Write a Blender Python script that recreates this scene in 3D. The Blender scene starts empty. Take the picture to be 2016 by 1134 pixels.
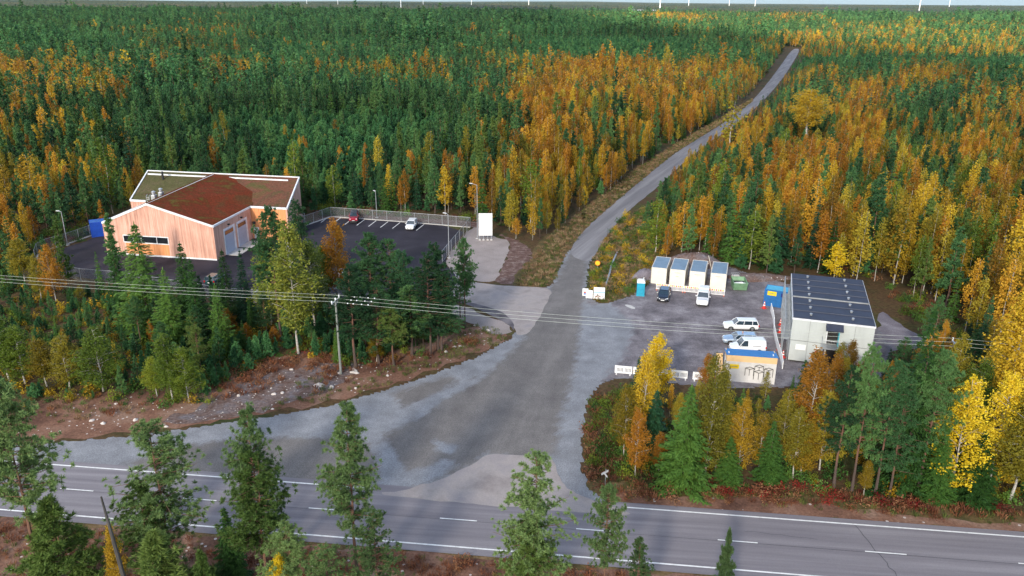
import bpy, bmesh, math, random
import numpy as np
from mathutils import Vector, Matrix, Euler

random.seed(7)
rng = np.random.default_rng(11)
scene = bpy.context.scene
COL = scene.collection

# ------------------------------------------------------------------ camera
FPX, CAM_H = 1572.0, 43.0
PITCH, ROLL = math.atan(565 / 1572), math.radians(0.3)
cd = bpy.data.cameras.new("camera")
cam = bpy.data.objects.new("camera", cd)
COL.objects.link(cam)
cd.sensor_width = 36.0
cd.lens = FPX / 2016 * 36.0
cd.clip_start, cd.clip_end = 0.5, 40000
CAM_M = Matrix.Rotation(math.pi / 2 - PITCH, 3, 'X') @ Matrix.Rotation(ROLL, 3, 'Z')
cam.matrix_world = Matrix.Translation((0, 0, CAM_H)) @ CAM_M.to_4x4()
scene.camera = cam

# ------------------------------------------------------------------ light
SUN_EL, SUN_AZ = math.radians(24), math.radians(200)      # azimuth clockwise from +Y: behind the camera, a little to the left
sun_dir = Vector((math.sin(SUN_AZ) * math.cos(SUN_EL), math.cos(SUN_AZ) * math.cos(SUN_EL), math.sin(SUN_EL)))
w = bpy.data.worlds.new("World")
scene.world = w
w.use_nodes = True
nt = w.node_tree
bg = nt.nodes["Background"]
sky = nt.nodes.new("ShaderNodeTexSky")
sky.sky_type = 'NISHITA'
sky.sun_disc = False
sky.sun_elevation = SUN_EL
sky.sun_rotation = SUN_AZ
sky.air_density, sky.dust_density, sky.ozone_density = 1.0, 0.4, 2.0
# horizon haze put into the sky colour: cap the lowest band's brightness, leave the rest of the dome alone
tcw = nt.nodes.new("ShaderNodeTexCoord"); sz = nt.nodes.new("ShaderNodeSeparateXYZ"); nt.links.new(tcw.outputs["Generated"], sz.inputs[0])
mrw = nt.nodes.new("ShaderNodeMapRange"); mrw.inputs[1].default_value = .02; mrw.inputs[2].default_value = .09; nt.links.new(sz.outputs[2], mrw.inputs[0])
mn = nt.nodes.new("ShaderNodeVectorMath"); mn.operation = 'MINIMUM'; mn.inputs[1].default_value = (1.95, 2.60, 2.85); nt.links.new(sky.outputs[0], mn.inputs[0])
mxw = nt.nodes.new("ShaderNodeMix"); mxw.data_type = 'RGBA'; nt.links.new(mrw.outputs[0], mxw.inputs[0]); nt.links.new(mn.outputs[0], mxw.inputs[6]); nt.links.new(sky.outputs[0], mxw.inputs[7])
nt.links.new(mxw.outputs[2], bg.inputs[0])
bg.inputs[1].default_value = 0.105
sl = bpy.data.lights.new("sun", 'SUN')
sl.energy = 4.4
sl.angle = math.radians(6.0)
sl.color = (1.0, 0.90, 0.76)
so = bpy.data.objects.new("sun", sl)
so.rotation_euler = sun_dir.to_track_quat('Z', 'Y').to_euler()
COL.objects.link(so)
scene.view_settings.view_transform = 'Standard'
scene.view_settings.look = 'None'
scene.view_settings.exposure = 1.45
scene.view_settings.gamma = 1.0
scene.render.film_transparent = False
scene.cycles.max_bounces = 6
scene.cycles.transparent_max_bounces = 12
scene.cycles.use_denoising = True

# ------------------------------------------------------------------ projection helpers (place things on the real ground)
def G(px, py, z=0.0):
    d = CAM_M @ Vector(((px - 1008) / FPX, -(py - 567) / FPX, -1.0))
    t = (z - CAM_H) / d.z
    return Vector((d.x * t, d.y * t, z))
CMT = np.array(CAM_M.transposed())
def PXN(x, y, z):
    v = CMT @ np.array([x, y, z - CAM_H])
    dz = np.maximum(-v[2], 1e-3)
    return 1008 + FPX * v[0] / dz, 567 - FPX * v[1] / dz, -v[2]
def HT(x, y, py):
    lo, hi = -5.0, 60.0
    for _ in range(40):
        m = (lo + hi) / 2
        if PXN(x, y, m)[1] > py: lo = m
        else: hi = m
    return m

# ------------------------------------------------------------------ materials
def lin(c):
    return tuple(((v / 255) / 12.92 if v / 255 <= 0.04045 else (((v / 255) + 0.055) / 1.055) ** 2.4) for v in c)
def new_mat(name):
    m = bpy.data.materials.new(name); m.use_nodes = True
    n = m.node_tree.nodes; n.clear()
    out = n.new("ShaderNodeOutputMaterial"); p = n.new("ShaderNodeBsdfPrincipled")
    m.node_tree.links.new(p.outputs[0], out.inputs[0])
    return m, n, m.node_tree.links, p, out
def c4(c): return (c[0], c[1], c[2], 1.0)
def ramp(n, cols, pos=None):
    r = n.new("ShaderNodeValToRGB"); e = r.color_ramp.elements
    k = len(cols)
    pos = pos or [i / (k - 1) for i in range(k)]
    e[0].position, e[0].color = pos[0], c4(cols[0])
    e[1].position, e[1].color = pos[-1], c4(cols[-1])
    for i in range(1, k - 1):
        x = e.new(pos[i]); x.color = c4(cols[i])
    return r
def noise(n, l, vec, scale, detail=6, rough=0.6, dist=0.0):
    t = n.new("ShaderNodeTexNoise"); t.inputs["Scale"].default_value = scale
    t.inputs["Detail"].default_value = detail; t.inputs["Roughness"].default_value = rough
    t.inputs["Distortion"].default_value = dist
    l.new(vec, t.inputs["Vector"]); return t
def mixc(n, l, fac, a, b, mode='MIX'):
    m = n.new("ShaderNodeMix"); m.data_type = 'RGBA'; m.blend_type = mode
    for s, v in ((0, fac), (6, a), (7, b)):
        if hasattr(v, "is_linked") or hasattr(v, "links"): l.new(v, m.inputs[s])
        elif s == 0: m.inputs[0].default_value = v
        else: m.inputs[s].default_value = c4(v)
    return m.outputs[2]
def math_n(n, l, op, a, b=0.0, c=None):
    m = n.new("ShaderNodeMath"); m.operation = op
    for i, v in enumerate((a, b) if c is None else (a, b, c)):
        if hasattr(v, "links"): l.new(v, m.inputs[i])
        else: m.inputs[i].default_value = v
    return m.outputs[0]

def ground_mat(name, cols, big=0.08, small=4.0, grit=0.5, rough=0.95, bump=0.3, stretch=None, fleck=None, lo=0.33, hi=0.68):
    """world-position ground material: large patches between cols, grit on top; stretch=(angle, along, across) draws wheel streaks"""
    m, n, l, p, out = new_mat(name)
    g = n.new("ShaderNodeNewGeometry"); vec = g.outputs["Position"]
    base_vec = vec
    if stretch:
        mp = n.new("ShaderNodeMapping"); mp.vector_type = 'TEXTURE'
        mp.inputs["Rotation"].default_value = (0, 0, stretch[0]); mp.inputs["Scale"].default_value = (stretch[1], stretch[2], 1)
        l.new(vec, mp.inputs[0]); base_vec = mp.outputs[0]
    t1 = noise(n, l, base_vec, big, 7, 0.62, 0.4)
    k = len(cols); r = ramp(n, cols, [lo + (hi - lo) * i / (k - 1) for i in range(k)])
    l.new(t1.outputs[0], r.inputs[0])
    t2 = noise(n, l, vec, small, 5, 0.7)
    r2 = ramp(n, [(1 - grit,) * 3, (1 + grit * 0.9,) * 3], [0.3, 0.7]); l.new(t2.outputs[0], r2.inputs[0])
    c = mixc(n, l, 1.0, r.outputs[0], r2.outputs[0], 'MULTIPLY')
    if fleck:
        col, sc, amt = fleck
        v = n.new("ShaderNodeTexVoronoi"); v.inputs["Scale"].default_value = sc; l.new(vec, v.inputs["Vector"])
        sel = math_n(n, l, 'LESS_THAN', v.outputs["Distance"], 0.28)
        r3 = math_n(n, l, 'GREATER_THAN', n_sep(n, l, v.outputs["Color"]), 1 - amt)
        c = mixc(n, l, math_n(n, l, 'MULTIPLY', sel, r3), c, col)
    l.new(c, p.inputs["Base Color"]); p.inputs["Roughness"].default_value = rough
    p.inputs["Specular IOR Level"].default_value = 0.15
    b = n.new("ShaderNodeBump"); b.inputs["Strength"].default_value = bump; b.inputs["Distance"].default_value = 0.08
    l.new(t2.outputs[0], b.inputs["Height"]); l.new(b.outputs[0], p.inputs["Normal"])
    return m
def n_sep(n, l, c):
    s = n.new("ShaderNodeSeparateColor"); l.new(c, s.inputs[0]); return s.outputs[0]

def surf(name, col, rough=0.6, metal=0.0, var=0.12, scale=1.5, spec=0.5, col2=None, coat=0.0, bump=0.0, stretch=(1, 1, 1)):
    """object-space material with slow tonal wear"""
    m, n, l, p, out = new_mat(name)
    tc = n.new("ShaderNodeTexCoord"); mp = n.new("ShaderNodeMapping"); mp.inputs["Scale"].default_value = stretch
    l.new(tc.outputs["Object"], mp.inputs[0])
    t = noise(n, l, mp.outputs[0], scale, 6, 0.65)
    c2 = col2 or tuple(v * (1 - 2 * var) for v in col)
    r = ramp(n, [c2, col, tuple(min(1, v * (1 + var)) for v in col)], [0.3, 0.5, 0.72]); l.new(t.outputs[0], r.inputs[0])
    l.new(r.outputs[0], p.inputs["Base Color"])
    p.inputs["Roughness"].default_value = rough; p.inputs["Metallic"].default_value = metal
    p.inputs["Specular IOR Level"].default_value = spec; p.inputs["Coat Weight"].default_value = coat
    if bump:
        b = n.new("ShaderNodeBump"); b.inputs["Strength"].default_value = bump; b.inputs["Distance"].default_value = 0.03
        l.new(t.outputs[0], b.inputs["Height"]); l.new(b.outputs[0], p.inputs["Normal"])
    return m

def leaf_mat(name, dark, mid, light, transl=0.35, spread=0.5):
    """foliage: tone varies from leaf to leaf ('v'), from clump to clump and from tree to tree"""
    m, n, l, p, out = new_mat(name)
    at = n.new("ShaderNodeAttribute"); at.attribute_name = "v"
    oi = n.new("ShaderNodeObjectInfo")
    tc = n.new("ShaderNodeTexCoord")
    t = noise(n, l, tc.outputs["Object"], 0.55, 3, 0.6)
    a = math_n(n, l, 'MULTIPLY', at.outputs["Fac"], 0.22)
    b = math_n(n, l, 'MULTIPLY', oi.outputs["Random"], spread)
    c = math_n(n, l, 'MULTIPLY', t.outputs[0], 0.52)
    s = math_n(n, l, 'ADD', math_n(n, l, 'ADD', a, b), c)
    s = math_n(n, l, 'MULTIPLY', s, 1.0 / (0.22 + spread + 0.52))
    r = ramp(n, [dark, mid, light], [0.24, 0.5, 0.78]); l.new(s, r.inputs[0])
    l.new(r.outputs[0], p.inputs["Base Color"]); p.inputs["Roughness"].default_value = 0.65
    p.inputs["Specular IOR Level"].default_value = 0.2
    tr = n.new("ShaderNodeBsdfTranslucent"); l.new(r.outputs[0], tr.inputs[0])
    mx = n.new("ShaderNodeMixShader"); mx.inputs[0].default_value = transl
    l.new(p.outputs[0], mx.inputs[1]); l.new(tr.outputs[0], mx.inputs[2]); l.new(mx.outputs[0], out.inputs[0])
    return m

M = {}
# foliage
M['spruce'] = leaf_mat('spruce needles', (0.020, 0.058, 0.014), (0.055, 0.140, 0.028), (0.14, 0.26, 0.045), 0.3, 0.8)
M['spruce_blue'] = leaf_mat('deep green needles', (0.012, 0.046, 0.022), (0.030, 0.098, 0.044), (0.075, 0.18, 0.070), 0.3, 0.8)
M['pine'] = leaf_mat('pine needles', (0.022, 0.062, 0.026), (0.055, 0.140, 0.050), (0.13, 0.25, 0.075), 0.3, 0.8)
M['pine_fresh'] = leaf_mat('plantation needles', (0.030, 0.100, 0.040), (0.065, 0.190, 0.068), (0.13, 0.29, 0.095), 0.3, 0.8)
M['pine_near'] = leaf_mat('roadside pine needles', (0.05, 0.095, 0.036), (0.12, 0.195, 0.065), (0.23, 0.33, 0.11), 0.3)
M['pine_light'] = leaf_mat('fresh pine needles', (0.05, 0.095, 0.022), (0.10, 0.165, 0.035), (0.17, 0.235, 0.055), 0.3)
M['birch_orange'] = leaf_mat('orange birch leaves', (0.15, 0.095, 0.012), (0.36, 0.145, 0.014), (0.58, 0.33, 0.030), 0.3, 0.8)
M['birch_gold'] = leaf_mat('golden birch leaves', (0.15, 0.125, 0.012), (0.38, 0.225, 0.016), (0.62, 0.43, 0.030), 0.3, 0.8)
M['birch_olive'] = leaf_mat('olive yellow birch leaves', (0.11, 0.11, 0.014), (0.25, 0.21, 0.020), (0.46, 0.35, 0.035), 0.3, 0.8)
M['birch_green'] = leaf_mat('yellow green birch leaves', (0.065, 0.11, 0.014), (0.13, 0.19, 0.022), (0.26, 0.30, 0.03), 0.35, 0.6)
M['birch_mix'] = leaf_mat('mixed green gold leaves', (0.065, 0.10, 0.018), (0.14, 0.18, 0.03), (0.32, 0.31, 0.04), 0.3, 0.3)
M['birch_yellow'] = leaf_mat('bright yellow leaves', (0.42, 0.28, 0.01), (0.68, 0.48, 0.015), (0.85, 0.66, 0.05), 0.35, 0.4)
M['rust'] = leaf_mat('rust brown shrub', (0.10, 0.035, 0.02), (0.20, 0.075, 0.035), (0.30, 0.16, 0.08), 0.2)
M['red_leaf'] = leaf_mat('crimson shrub leaves', (0.09, 0.008, 0.010), (0.20, 0.015, 0.016), (0.30, 0.03, 0.02), 0.2)
M['grass'] = leaf_mat('verge grass', (0.05, 0.07, 0.018), (0.10, 0.13, 0.03), (0.21, 0.19, 0.06), 0.25)
M['straw'] = leaf_mat('dry straw grass', (0.16, 0.085, 0.045), (0.30, 0.19, 0.10), (0.46, 0.34, 0.20), 0.25)
M['bare'] = surf('bare grey twigs', (0.16, 0.12, 0.11), 0.9, var=0.3)
def bark(name, low, high, split, bands=None):
    m, n, l, p, out = new_mat(name)
    tc = n.new("ShaderNodeTexCoord"); s = n.new("ShaderNodeSeparateXYZ"); l.new(tc.outputs["Object"], s.inputs[0])
    t = noise(n, l, tc.outputs["Object"], 3.0, 5, 0.7)
    h = math_n(n, l, 'ADD', s.outputs[2], math_n(n, l, 'MULTIPLY', t.outputs[0], 2.5))
    f = n.new("ShaderNodeMapRange"); f.inputs[1].default_value = split; f.inputs[2].default_value = split + 1.5; l.new(h, f.inputs[0])
    c = mixc(n, l, f.outputs[0], low, high)
    if bands:
        mp = n.new("ShaderNodeMapping"); mp.inputs["Scale"].default_value = (1.2, 1.2, 9); l.new(tc.outputs["Object"], mp.inputs[0])
        t2 = noise(n, l, mp.outputs[0], 1.6, 4, 0.7)
        b = math_n(n, l, 'GREATER_THAN', t2.outputs[0], 0.57)
        c = mixc(n, l, b, c, bands)
    l.new(c, p.inputs["Base Color"]); p.inputs["Roughness"].default_value = 0.9
    return m
M['bark_spruce'] = bark('spruce bark', (0.09, 0.06, 0.045), (0.12, 0.085, 0.06), 3)
M['bark_pine'] = bark('pine bark', (0.075, 0.052, 0.042), (0.15, 0.075, 0.048), 3.0)
M['bark_birch'] = bark('birch bark', (0.26, 0.24, 0.21), (0.43, 0.40, 0.36), 0.3, (0.05, 0.045, 0.04))

# ------------------------------------------------------------------ object helpers
def tag(o, label=None, cat=None, group=None, kind=None):
    if label: o["label"] = label
    if cat: o["category"] = cat
    if group: o["group"] = group
    if kind: o["kind"] = kind
    return o
def empty(name, loc, rz=0.0, label=None, cat=None, group=None):
    o = bpy.data.objects.new(name, None); o.empty_display_size = 0.3
    o.location = loc; o.rotation_euler = (0, 0, rz); COL.objects.link(o)
    return tag(o, label, cat, group)
def add_mesh(name, verts, faces, mat, parent=None, smooth=False):
    me = bpy.data.meshes.new(name); me.from_pydata([tuple(v) for v in verts], [], faces); me.update()
    o = bpy.data.objects.new(name, me); COL.objects.link(o)
    for m in (mat if isinstance(mat, (list, tuple)) else [mat]): me.materials.append(m)
    if parent: o.parent = parent
    if smooth: me.polygons.foreach_set("use_smooth", [True] * len(me.polygons))
    return o
class MB:
    def __init__(s): s.v, s.f = [], []
    def add(s, vs, fs):
        b = len(s.v); s.v += [Vector(x) for x in vs]; s.f += [tuple(b + i for i in f) for f in fs]; return s
    def box(s, x0, x1, y0, y1, z0, z1, m=None, taper=0.0):
        t = taper
        vs = [Vector(p) for p in ((x0, y0, z0), (x1, y0, z0), (x1, y1, z0), (x0, y1, z0), (x0 + t, y0 + t, z1), (x1 - t, y0 + t, z1), (x1 - t, y1 - t, z1), (x0 + t, y1 - t, z1))]
        if m is not None: vs = [m @ v for v in vs]
        return s.add(vs, [(3, 2, 1, 0), (4, 5, 6, 7), (0, 1, 5, 4), (1, 2, 6, 5), (2, 3, 7, 6), (3, 0, 4, 7)])
    def tube(s, a, b, r0, r1=None, n=8, cap=True):
        a, b = Vector(a), Vector(b); r1 = r0 if r1 is None else r1
        d = (b - a).normalized(); u = d.orthogonal().normalized(); w = d.cross(u)
        vs = [a + (u * math.cos(2 * math.pi * i / n) + w * math.sin(2 * math.pi * i / n)) * r0 for i in range(n)]
        vs += [b + (u * math.cos(2 * math.pi * i / n) + w * math.sin(2 * math.pi * i / n)) * r1 for i in range(n)]
        fs = [(i, (i + 1) % n, n + (i + 1) % n, n + i) for i in range(n)]
        if cap: fs += [tuple(range(n - 1, -1, -1)), tuple(range(n, 2 * n))]
        return s.add(vs, fs)
    def path(s, pts, rs, n=6):
        pts = [Vector(p) for p in pts]; k = len(pts); vs = []; fs = []
        d0 = (pts[1] - pts[0]).normalized(); u = d0.orthogonal().normalized()
        for j, p in enumerate(pts):
            d = (pts[min(j + 1, k - 1)] - pts[max(j - 1, 0)]).normalized()
            u = (u - d * u.dot(d)).normalized(); w = d.cross(u)
            r = rs[j] if isinstance(rs, (list, tuple)) else rs
            vs += [p + (u * math.cos(2 * math.pi * i / n) + w * math.sin(2 * math.pi * i / n)) * r for i in range(n)]
        for j in range(k - 1):
            for i in range(n):
                fs.append((j * n + i, j * n + (i + 1) % n, (j + 1) * n + (i + 1) % n, (j + 1) * n + i))
        fs += [tuple(range(n - 1, -1, -1)), tuple((k - 1) * n + i for i in range(n))]
        return s.add(vs, fs)
    def loft(s, rings, closed=True):
        n = len(rings[0]); vs = [v for r in rings for v in r]; fs = []
        for j in range(len(rings) - 1):
            for i in range(n):
                fs.append((j * n + i, j * n + (i + 1) % n, (j + 1) * n + (i + 1) % n, (j + 1) * n + i))
        if closed: fs += [tuple(range(n - 1, -1, -1)), tuple((len(rings) - 1) * n + i for i in range(n))]
        return s.add(vs, fs)
    def prism(s, pts, z0, z1):
        n = len(pts)
        vs = [(p[0], p[1], z0) for p in pts] + [(p[0], p[1], z1) for p in pts]
        return s.add(vs, [tuple(range(n - 1, -1, -1)), tuple(range(n, 2 * n))] + [(i, (i + 1) % n, n + (i + 1) % n, n + i) for i in range(n)])
    def build(s, name, mat, parent=None, smooth=False, bevel=0.0):
        o = add_mesh(name, s.v, s.f, mat, parent, smooth)
        bm = bmesh.new(); bm.from_mesh(o.data); bmesh.ops.recalc_face_normals(bm, faces=bm.faces[:]); bm.to_mesh(o.data); bm.free()
        if bevel:
            b = o.modifiers.new("b", 'BEVEL'); b.width = bevel; b.segments = 2; b.limit_method = 'ANGLE'
        return o
def copy_tree(o, parent=None):
    c = o.copy(); COL.objects.link(c); c.parent = parent
    for ch in list(o.children): copy_tree(ch, c)
    return c

# ------------------------------------------------------------------ ground sheets
def in_poly(x, y, P):
    x = np.asarray(x, float); y = np.asarray(y, float); r = np.zeros(x.shape, bool); n = len(P)
    for i in range(n):
        x0, y0 = P[i][:2]; x1, y1 = P[(i + 1) % n][:2]
        if y0 == y1: continue
        c = ((y0 > y) != (y1 > y)) & (x < (x1 - x0) * (y - y0) / (y1 - y0) + x0)
        r ^= c
    return r
def outline(P, step=1.0, jit=0.0, smooth=2):
    """resample a polygon, round its corners and make its edge ragged"""
    pts = [Vector((p[0], p[1])) for p in P]
    for _ in range(smooth):
        q = []
        for i in range(len(pts)):
            a, b = pts[i], pts[(i + 1) % len(pts)]; q += [a * 0.78 + b * 0.22, a * 0.22 + b * 0.78]
        pts = q
    out = []
    for i in range(len(pts)):
        a, b = pts[i], pts[(i + 1) % len(pts)]; L = (b - a).length; k = max(1, int(L / step))
        nrm = Vector((-(b - a).y, (b - a).x)).normalized() if L > 1e-6 else Vector((0, 0))
        for j in range(k):
            p = a.lerp(b, j / k)
            if jit: p = p + nrm * jit * (random.gauss(0, 0.45) + 0.9 * math.sin(p.x * 0.9 + p.y * 1.3) * math.sin(p.x * 0.37 - p.y * 0.5))
            out.append(p)
    return out
def sheet(name, P, z, mat, jit=0.0, step=1.0, smooth=2, kind='structure', label=None):
    pts = outline(P, step, jit, smooth)
    from mathutils.geometry import tessellate_polygon
    v3 = [Vector((p.x, p.y, z)) for p in pts]
    tris = tessellate_polygon([v3])
    o = add_mesh(name, v3, [tuple(t) for t in tris], mat)
    bm = bmesh.new(); bm.from_mesh(o.data)
    for f in bm.faces:
        if f.normal.z < 0: f.normal_flip()
    bm.to_mesh(o.data); bm.free()
    return tag(o, label, None, None, kind)
def gp(L): return [G(*p).to_2d() for p in L]

M['forest_floor'] = ground_mat('forest floor', [(0.035, 0.045, 0.015), (0.085, 0.05, 0.025), (0.06, 0.07, 0.02)], 0.12, 2.0, 0.5)
M['far_ground'] = ground_mat('distant canopy ground', [(0.012, 0.030, 0.014), (0.028, 0.055, 0.022), (0.07, 0.07, 0.022), (0.15, 0.10, 0.03)], 0.004, 0.05, 0.7)
M['asphalt_road'] = ground_mat('worn road asphalt', [(0.155, 0.143, 0.158), (0.198, 0.184, 0.198), (0.25, 0.235, 0.248)], 0.5, 14, 0.12, 0.85, 0.1, stretch=(-0.10, 14.0, 0.5))
M['asphalt_black'] = ground_mat('fresh black asphalt', [(0.022, 0.020, 0.027), (0.038, 0.034, 0.045), (0.065, 0.060, 0.075)], 0.12, 8, 0.2, 0.8, 0.15, lo=0.4, hi=0.8)
M['asphalt_old'] = ground_mat('pale dusty asphalt', [(0.24, 0.21, 0.20), (0.32, 0.285, 0.27), (0.26, 0.235, 0.24)], 0.3, 8, 0.12, 0.85, 0.1)
M['gravel_blue'] = ground_mat('blue grey crushed gravel', [(0.17, 0.18, 0.215), (0.24, 0.255, 0.295), (0.33, 0.345, 0.385)], 0.35, 7.0, 0.38, 0.95, 0.6)
M['gravel_packed'] = ground_mat('packed dirt road', [(0.12, 0.115, 0.125), (0.165, 0.155, 0.155), (0.23, 0.215, 0.215)], 0.5, 9.0, 0.16, 0.92, 0.2, stretch=(1.33, 9.0, 0.9))
M['gravel_yard'] = ground_mat('yard gravel', [(0.12, 0.105, 0.125), (0.20, 0.18, 0.20), (0.30, 0.28, 0.30)], 0.22, 6.0, 0.35, 0.95, 0.5)
M['gravel_road_north'] = ground_mat('forest road gravel', [(0.155, 0.150, 0.155), (0.21, 0.20, 0.205), (0.27, 0.26, 0.262)], 0.5, 5.0, 0.12, 0.95, 0.2, stretch=(1.15, 14.0, 0.8))
M['sand'] = ground_mat('beige stone dust', [(0.25, 0.215, 0.20), (0.33, 0.285, 0.27)], 0.3, 8, 0.25, 0.95, 0.3)
M['stony'] = ground_mat('crushed stone and soil', [(0.10, 0.055, 0.04), (0.155, 0.115, 0.105), (0.16, 0.15, 0.165)], 0.5, 3.0, 0.5, 0.95, 0.8, fleck=((0.5, 0.46, 0.42), 3.0, 0.12))
M['mulch'] = ground_mat('red brown bark mulch', [(0.085, 0.045, 0.038), (0.14, 0.085, 0.07), (0.22, 0.17, 0.15)], 0.9, 3.0, 0.5, 0.95, 0.8)
M['soil'] = ground_mat('bare reddish soil', [(0.10, 0.05, 0.035), (0.20, 0.105, 0.07), (0.26, 0.17, 0.125)], 0.16, 3.5, 0.4, 0.95, 0.8, fleck=((0.5, 0.44, 0.40), 2.2, 0.10))
M['verge'] = ground_mat('grassy verge earth', [(0.045, 0.05, 0.018), (0.12, 0.085, 0.035), (0.20, 0.13, 0.07)], 0.25, 3.0, 0.4, 0.95, 0.7)
M['paint_line'] = surf('worn white road paint', (0.72, 0.72, 0.70), 0.7, var=0.12, scale=2.5)
M['tar'] = surf('black tar seam', (0.03, 0.03, 0.035), 0.6)
M['concrete'] = surf('pale concrete', (0.50, 0.48, 0.45), 0.85, var=0.08)
M['dark_water'] = surf('dark ditch water', (0.012, 0.012, 0.012), 0.08, spec=0.6)

# one ground sheet out to the horizon
def ground():
    rs = [0, 60, 150, 300, 600, 1000, 1600, 2400, 3500, 5000, 7500, 11000, 16000, 24000]; n = 72
    vs, fs = [(0, 0, 0)], []
    for j, r in enumerate(rs[1:]):
        for i in range(n):
            a = 2 * math.pi * i / n; x, y = r * math.sin(a), r * math.cos(a)
            k = min(1.0, max(0.0, (r - 6000) / 6000))
            z = k * (12 + 14 * math.sin(a * 9 + 1) + 9 * math.sin(a * 23) + 10 * math.sin(a * 4 + 2))
            vs.append((x, y, max(z, 0)))
    for i in range(n): fs.append((0, 1 + (i + 1) % n, 1 + i))
    for j in range(len(rs) - 2):
        for i in range(n):
            a, b = 1 + j * n + i, 1 + j * n + (i + 1) % n
            fs.append((a, b, b + n, a + n))
    me = bpy.data.meshes.new("ground"); me.from_pydata(vs, [], fs); me.update()
    me.materials.append(M['forest_floor']); me.materials.append(M['far_ground'])
    o = bpy.data.objects.new("ground", me); COL.objects.link(o)
    for p in me.polygons:
        c = p.center
        if math.hypot(c.x, c.y) > 2600: p.material_index = 1
    bm = bmesh.new(); bm.from_mesh(me); bmesh.ops.recalc_face_normals(bm, faces=bm.faces[:])
    if bm.faces[0].normal.z < 0: bmesh.ops.reverse_faces(bm, faces=bm.faces[:])
    bm.to_mesh(me); bm.free()
    tag(o, None, None, None, 'structure')
ground()

# main road: straight, slightly askew. far edge line through (-45.12,67.71) and (43.95,57.19)
RD = (Vector((43.95, 57.19)) - Vector((-45.12, 67.71))).normalized(); RN = Vector((-RD.y, RD.x))
R0 = Vector((-45.12, 67.71))
def RP(s, t): return R0 + RD * s + RN * t         # s along, t across (0 = far edge line, negative towards the camera)
NEAR_T = (Vector((-45.67, 60.40)) - R0).dot(RN)     # near edge line
NEAR_T2 = (Vector((21.32, 52.38)) - R0).dot(RN)
NEAR = (NEAR_T + NEAR_T2) / 2
def strip(name, s0, s1, t0, t1, z, mat, **k):
    a = [RP(s0, t0), RP(s1, t0), RP(s1, t1), RP(s0, t1)]
    return sheet(name, a, z, mat, smooth=0, step=400, **k)
sheet('verge_ground', [RP(-400, 4.5), RP(60, 4.0), RP(400, 4.5), RP(400, NEAR - 6), RP(-400, NEAR - 6)], 0.004, M['verge'], 0.5, 2.0, 0)
strip('road', -600, 600, 0.75, NEAR - 0.9, 0.040, M['asphalt_road'])

# junction gravel, yard, drive ------------------------------------------------------------
JUNC = [(-40, 872), (60, 872), (250, 857), (400, 838), (520, 820), (660, 795), (760, 765), (850, 735), (940, 700), (1000, 668), (1022, 640),
        (1060, 570), (1085, 560), (1113, 500), (1153, 450), (1200, 408), (1225, 425), (1185, 475), (1163, 520), (1155, 580), (1190, 600), (1235, 640),
        (1212, 720), (1180, 760), (1158, 800), (1150, 870), (1152, 930), (1165, 965), (1230, 1004), (740, 967), (300, 935), (100, 912), (-40, 900)]
YARD = [(1150, 590), (1188, 598), (1240, 582), (1275, 560), (1285, 520), (1330, 505), (1440, 525), (1480, 540), (1560, 560), (1700, 600), (1760, 690),
        (1730, 760), (1560, 765), (1400, 765), (1230, 745), (1195, 752), (1130, 800), (1100, 700)]
DRIVE = [(840, 500), (905, 545), (930, 556), (1000, 563), (1090, 566), (1075, 600), (1045, 655), (1018, 662), (1012, 645), (975, 625), (930, 600), (880, 585), (790, 600), (760, 560)]
DIRT = [(1092, 555), (1120, 500), (1162, 448), (1208, 405), (1222, 418), (1178, 475), (1157, 520), (1148, 590), (1140, 660), (1128, 740), (1105, 820), (1092, 890), (1060, 905),
        (955, 893), (935, 915), (880, 940), (830, 955), (795, 962), (770, 930), (752, 880), (755, 855), (800, 835), (838, 800), (880, 765), (960, 735), (1000, 700), (1030, 668), (1062, 600)]
DIRT2 = [(240, 915), (330, 885), (430, 868), (560, 862), (700, 858), (740, 890), (745, 955), (640, 955), (430, 938)]
DIRT3 = [(770, 775), (880, 740), (905, 748), (840, 790), (790, 800)]
BLUE = [[(735, 870), (765, 868), (800, 930), (880, 905), (905, 910), (860, 945), (800, 962), (755, 955)], [(850, 864), (905, 876), (890, 894), (858, 886)], [(800, 800), (870, 770), (965, 728), (950, 748), (870, 790), (820, 830)],
        [(1150, 605), (1200, 595), (1250, 640), (1225, 705), (1170, 745), (1140, 740), (1185, 680), (1175, 640)]]
def poly_dist(x, y, P):
    """signed distance, positive inside"""
    d = np.full(x.shape, 1e9); n = len(P)
    for i in range(n):
        ax, ay = P[i][:2]; bx, by = P[(i + 1) % n][:2]; dx, dy = bx - ax, by - ay; L2 = dx * dx + dy * dy + 1e-9
        t = np.clip(((x - ax) * dx + (y - ay) * dy) / L2, 0, 1); d = np.minimum(d, np.hypot(x - ax - t * dx, y - ay - t * dy))
    return np.where(in_poly(x, y, P), d, -d)
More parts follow.
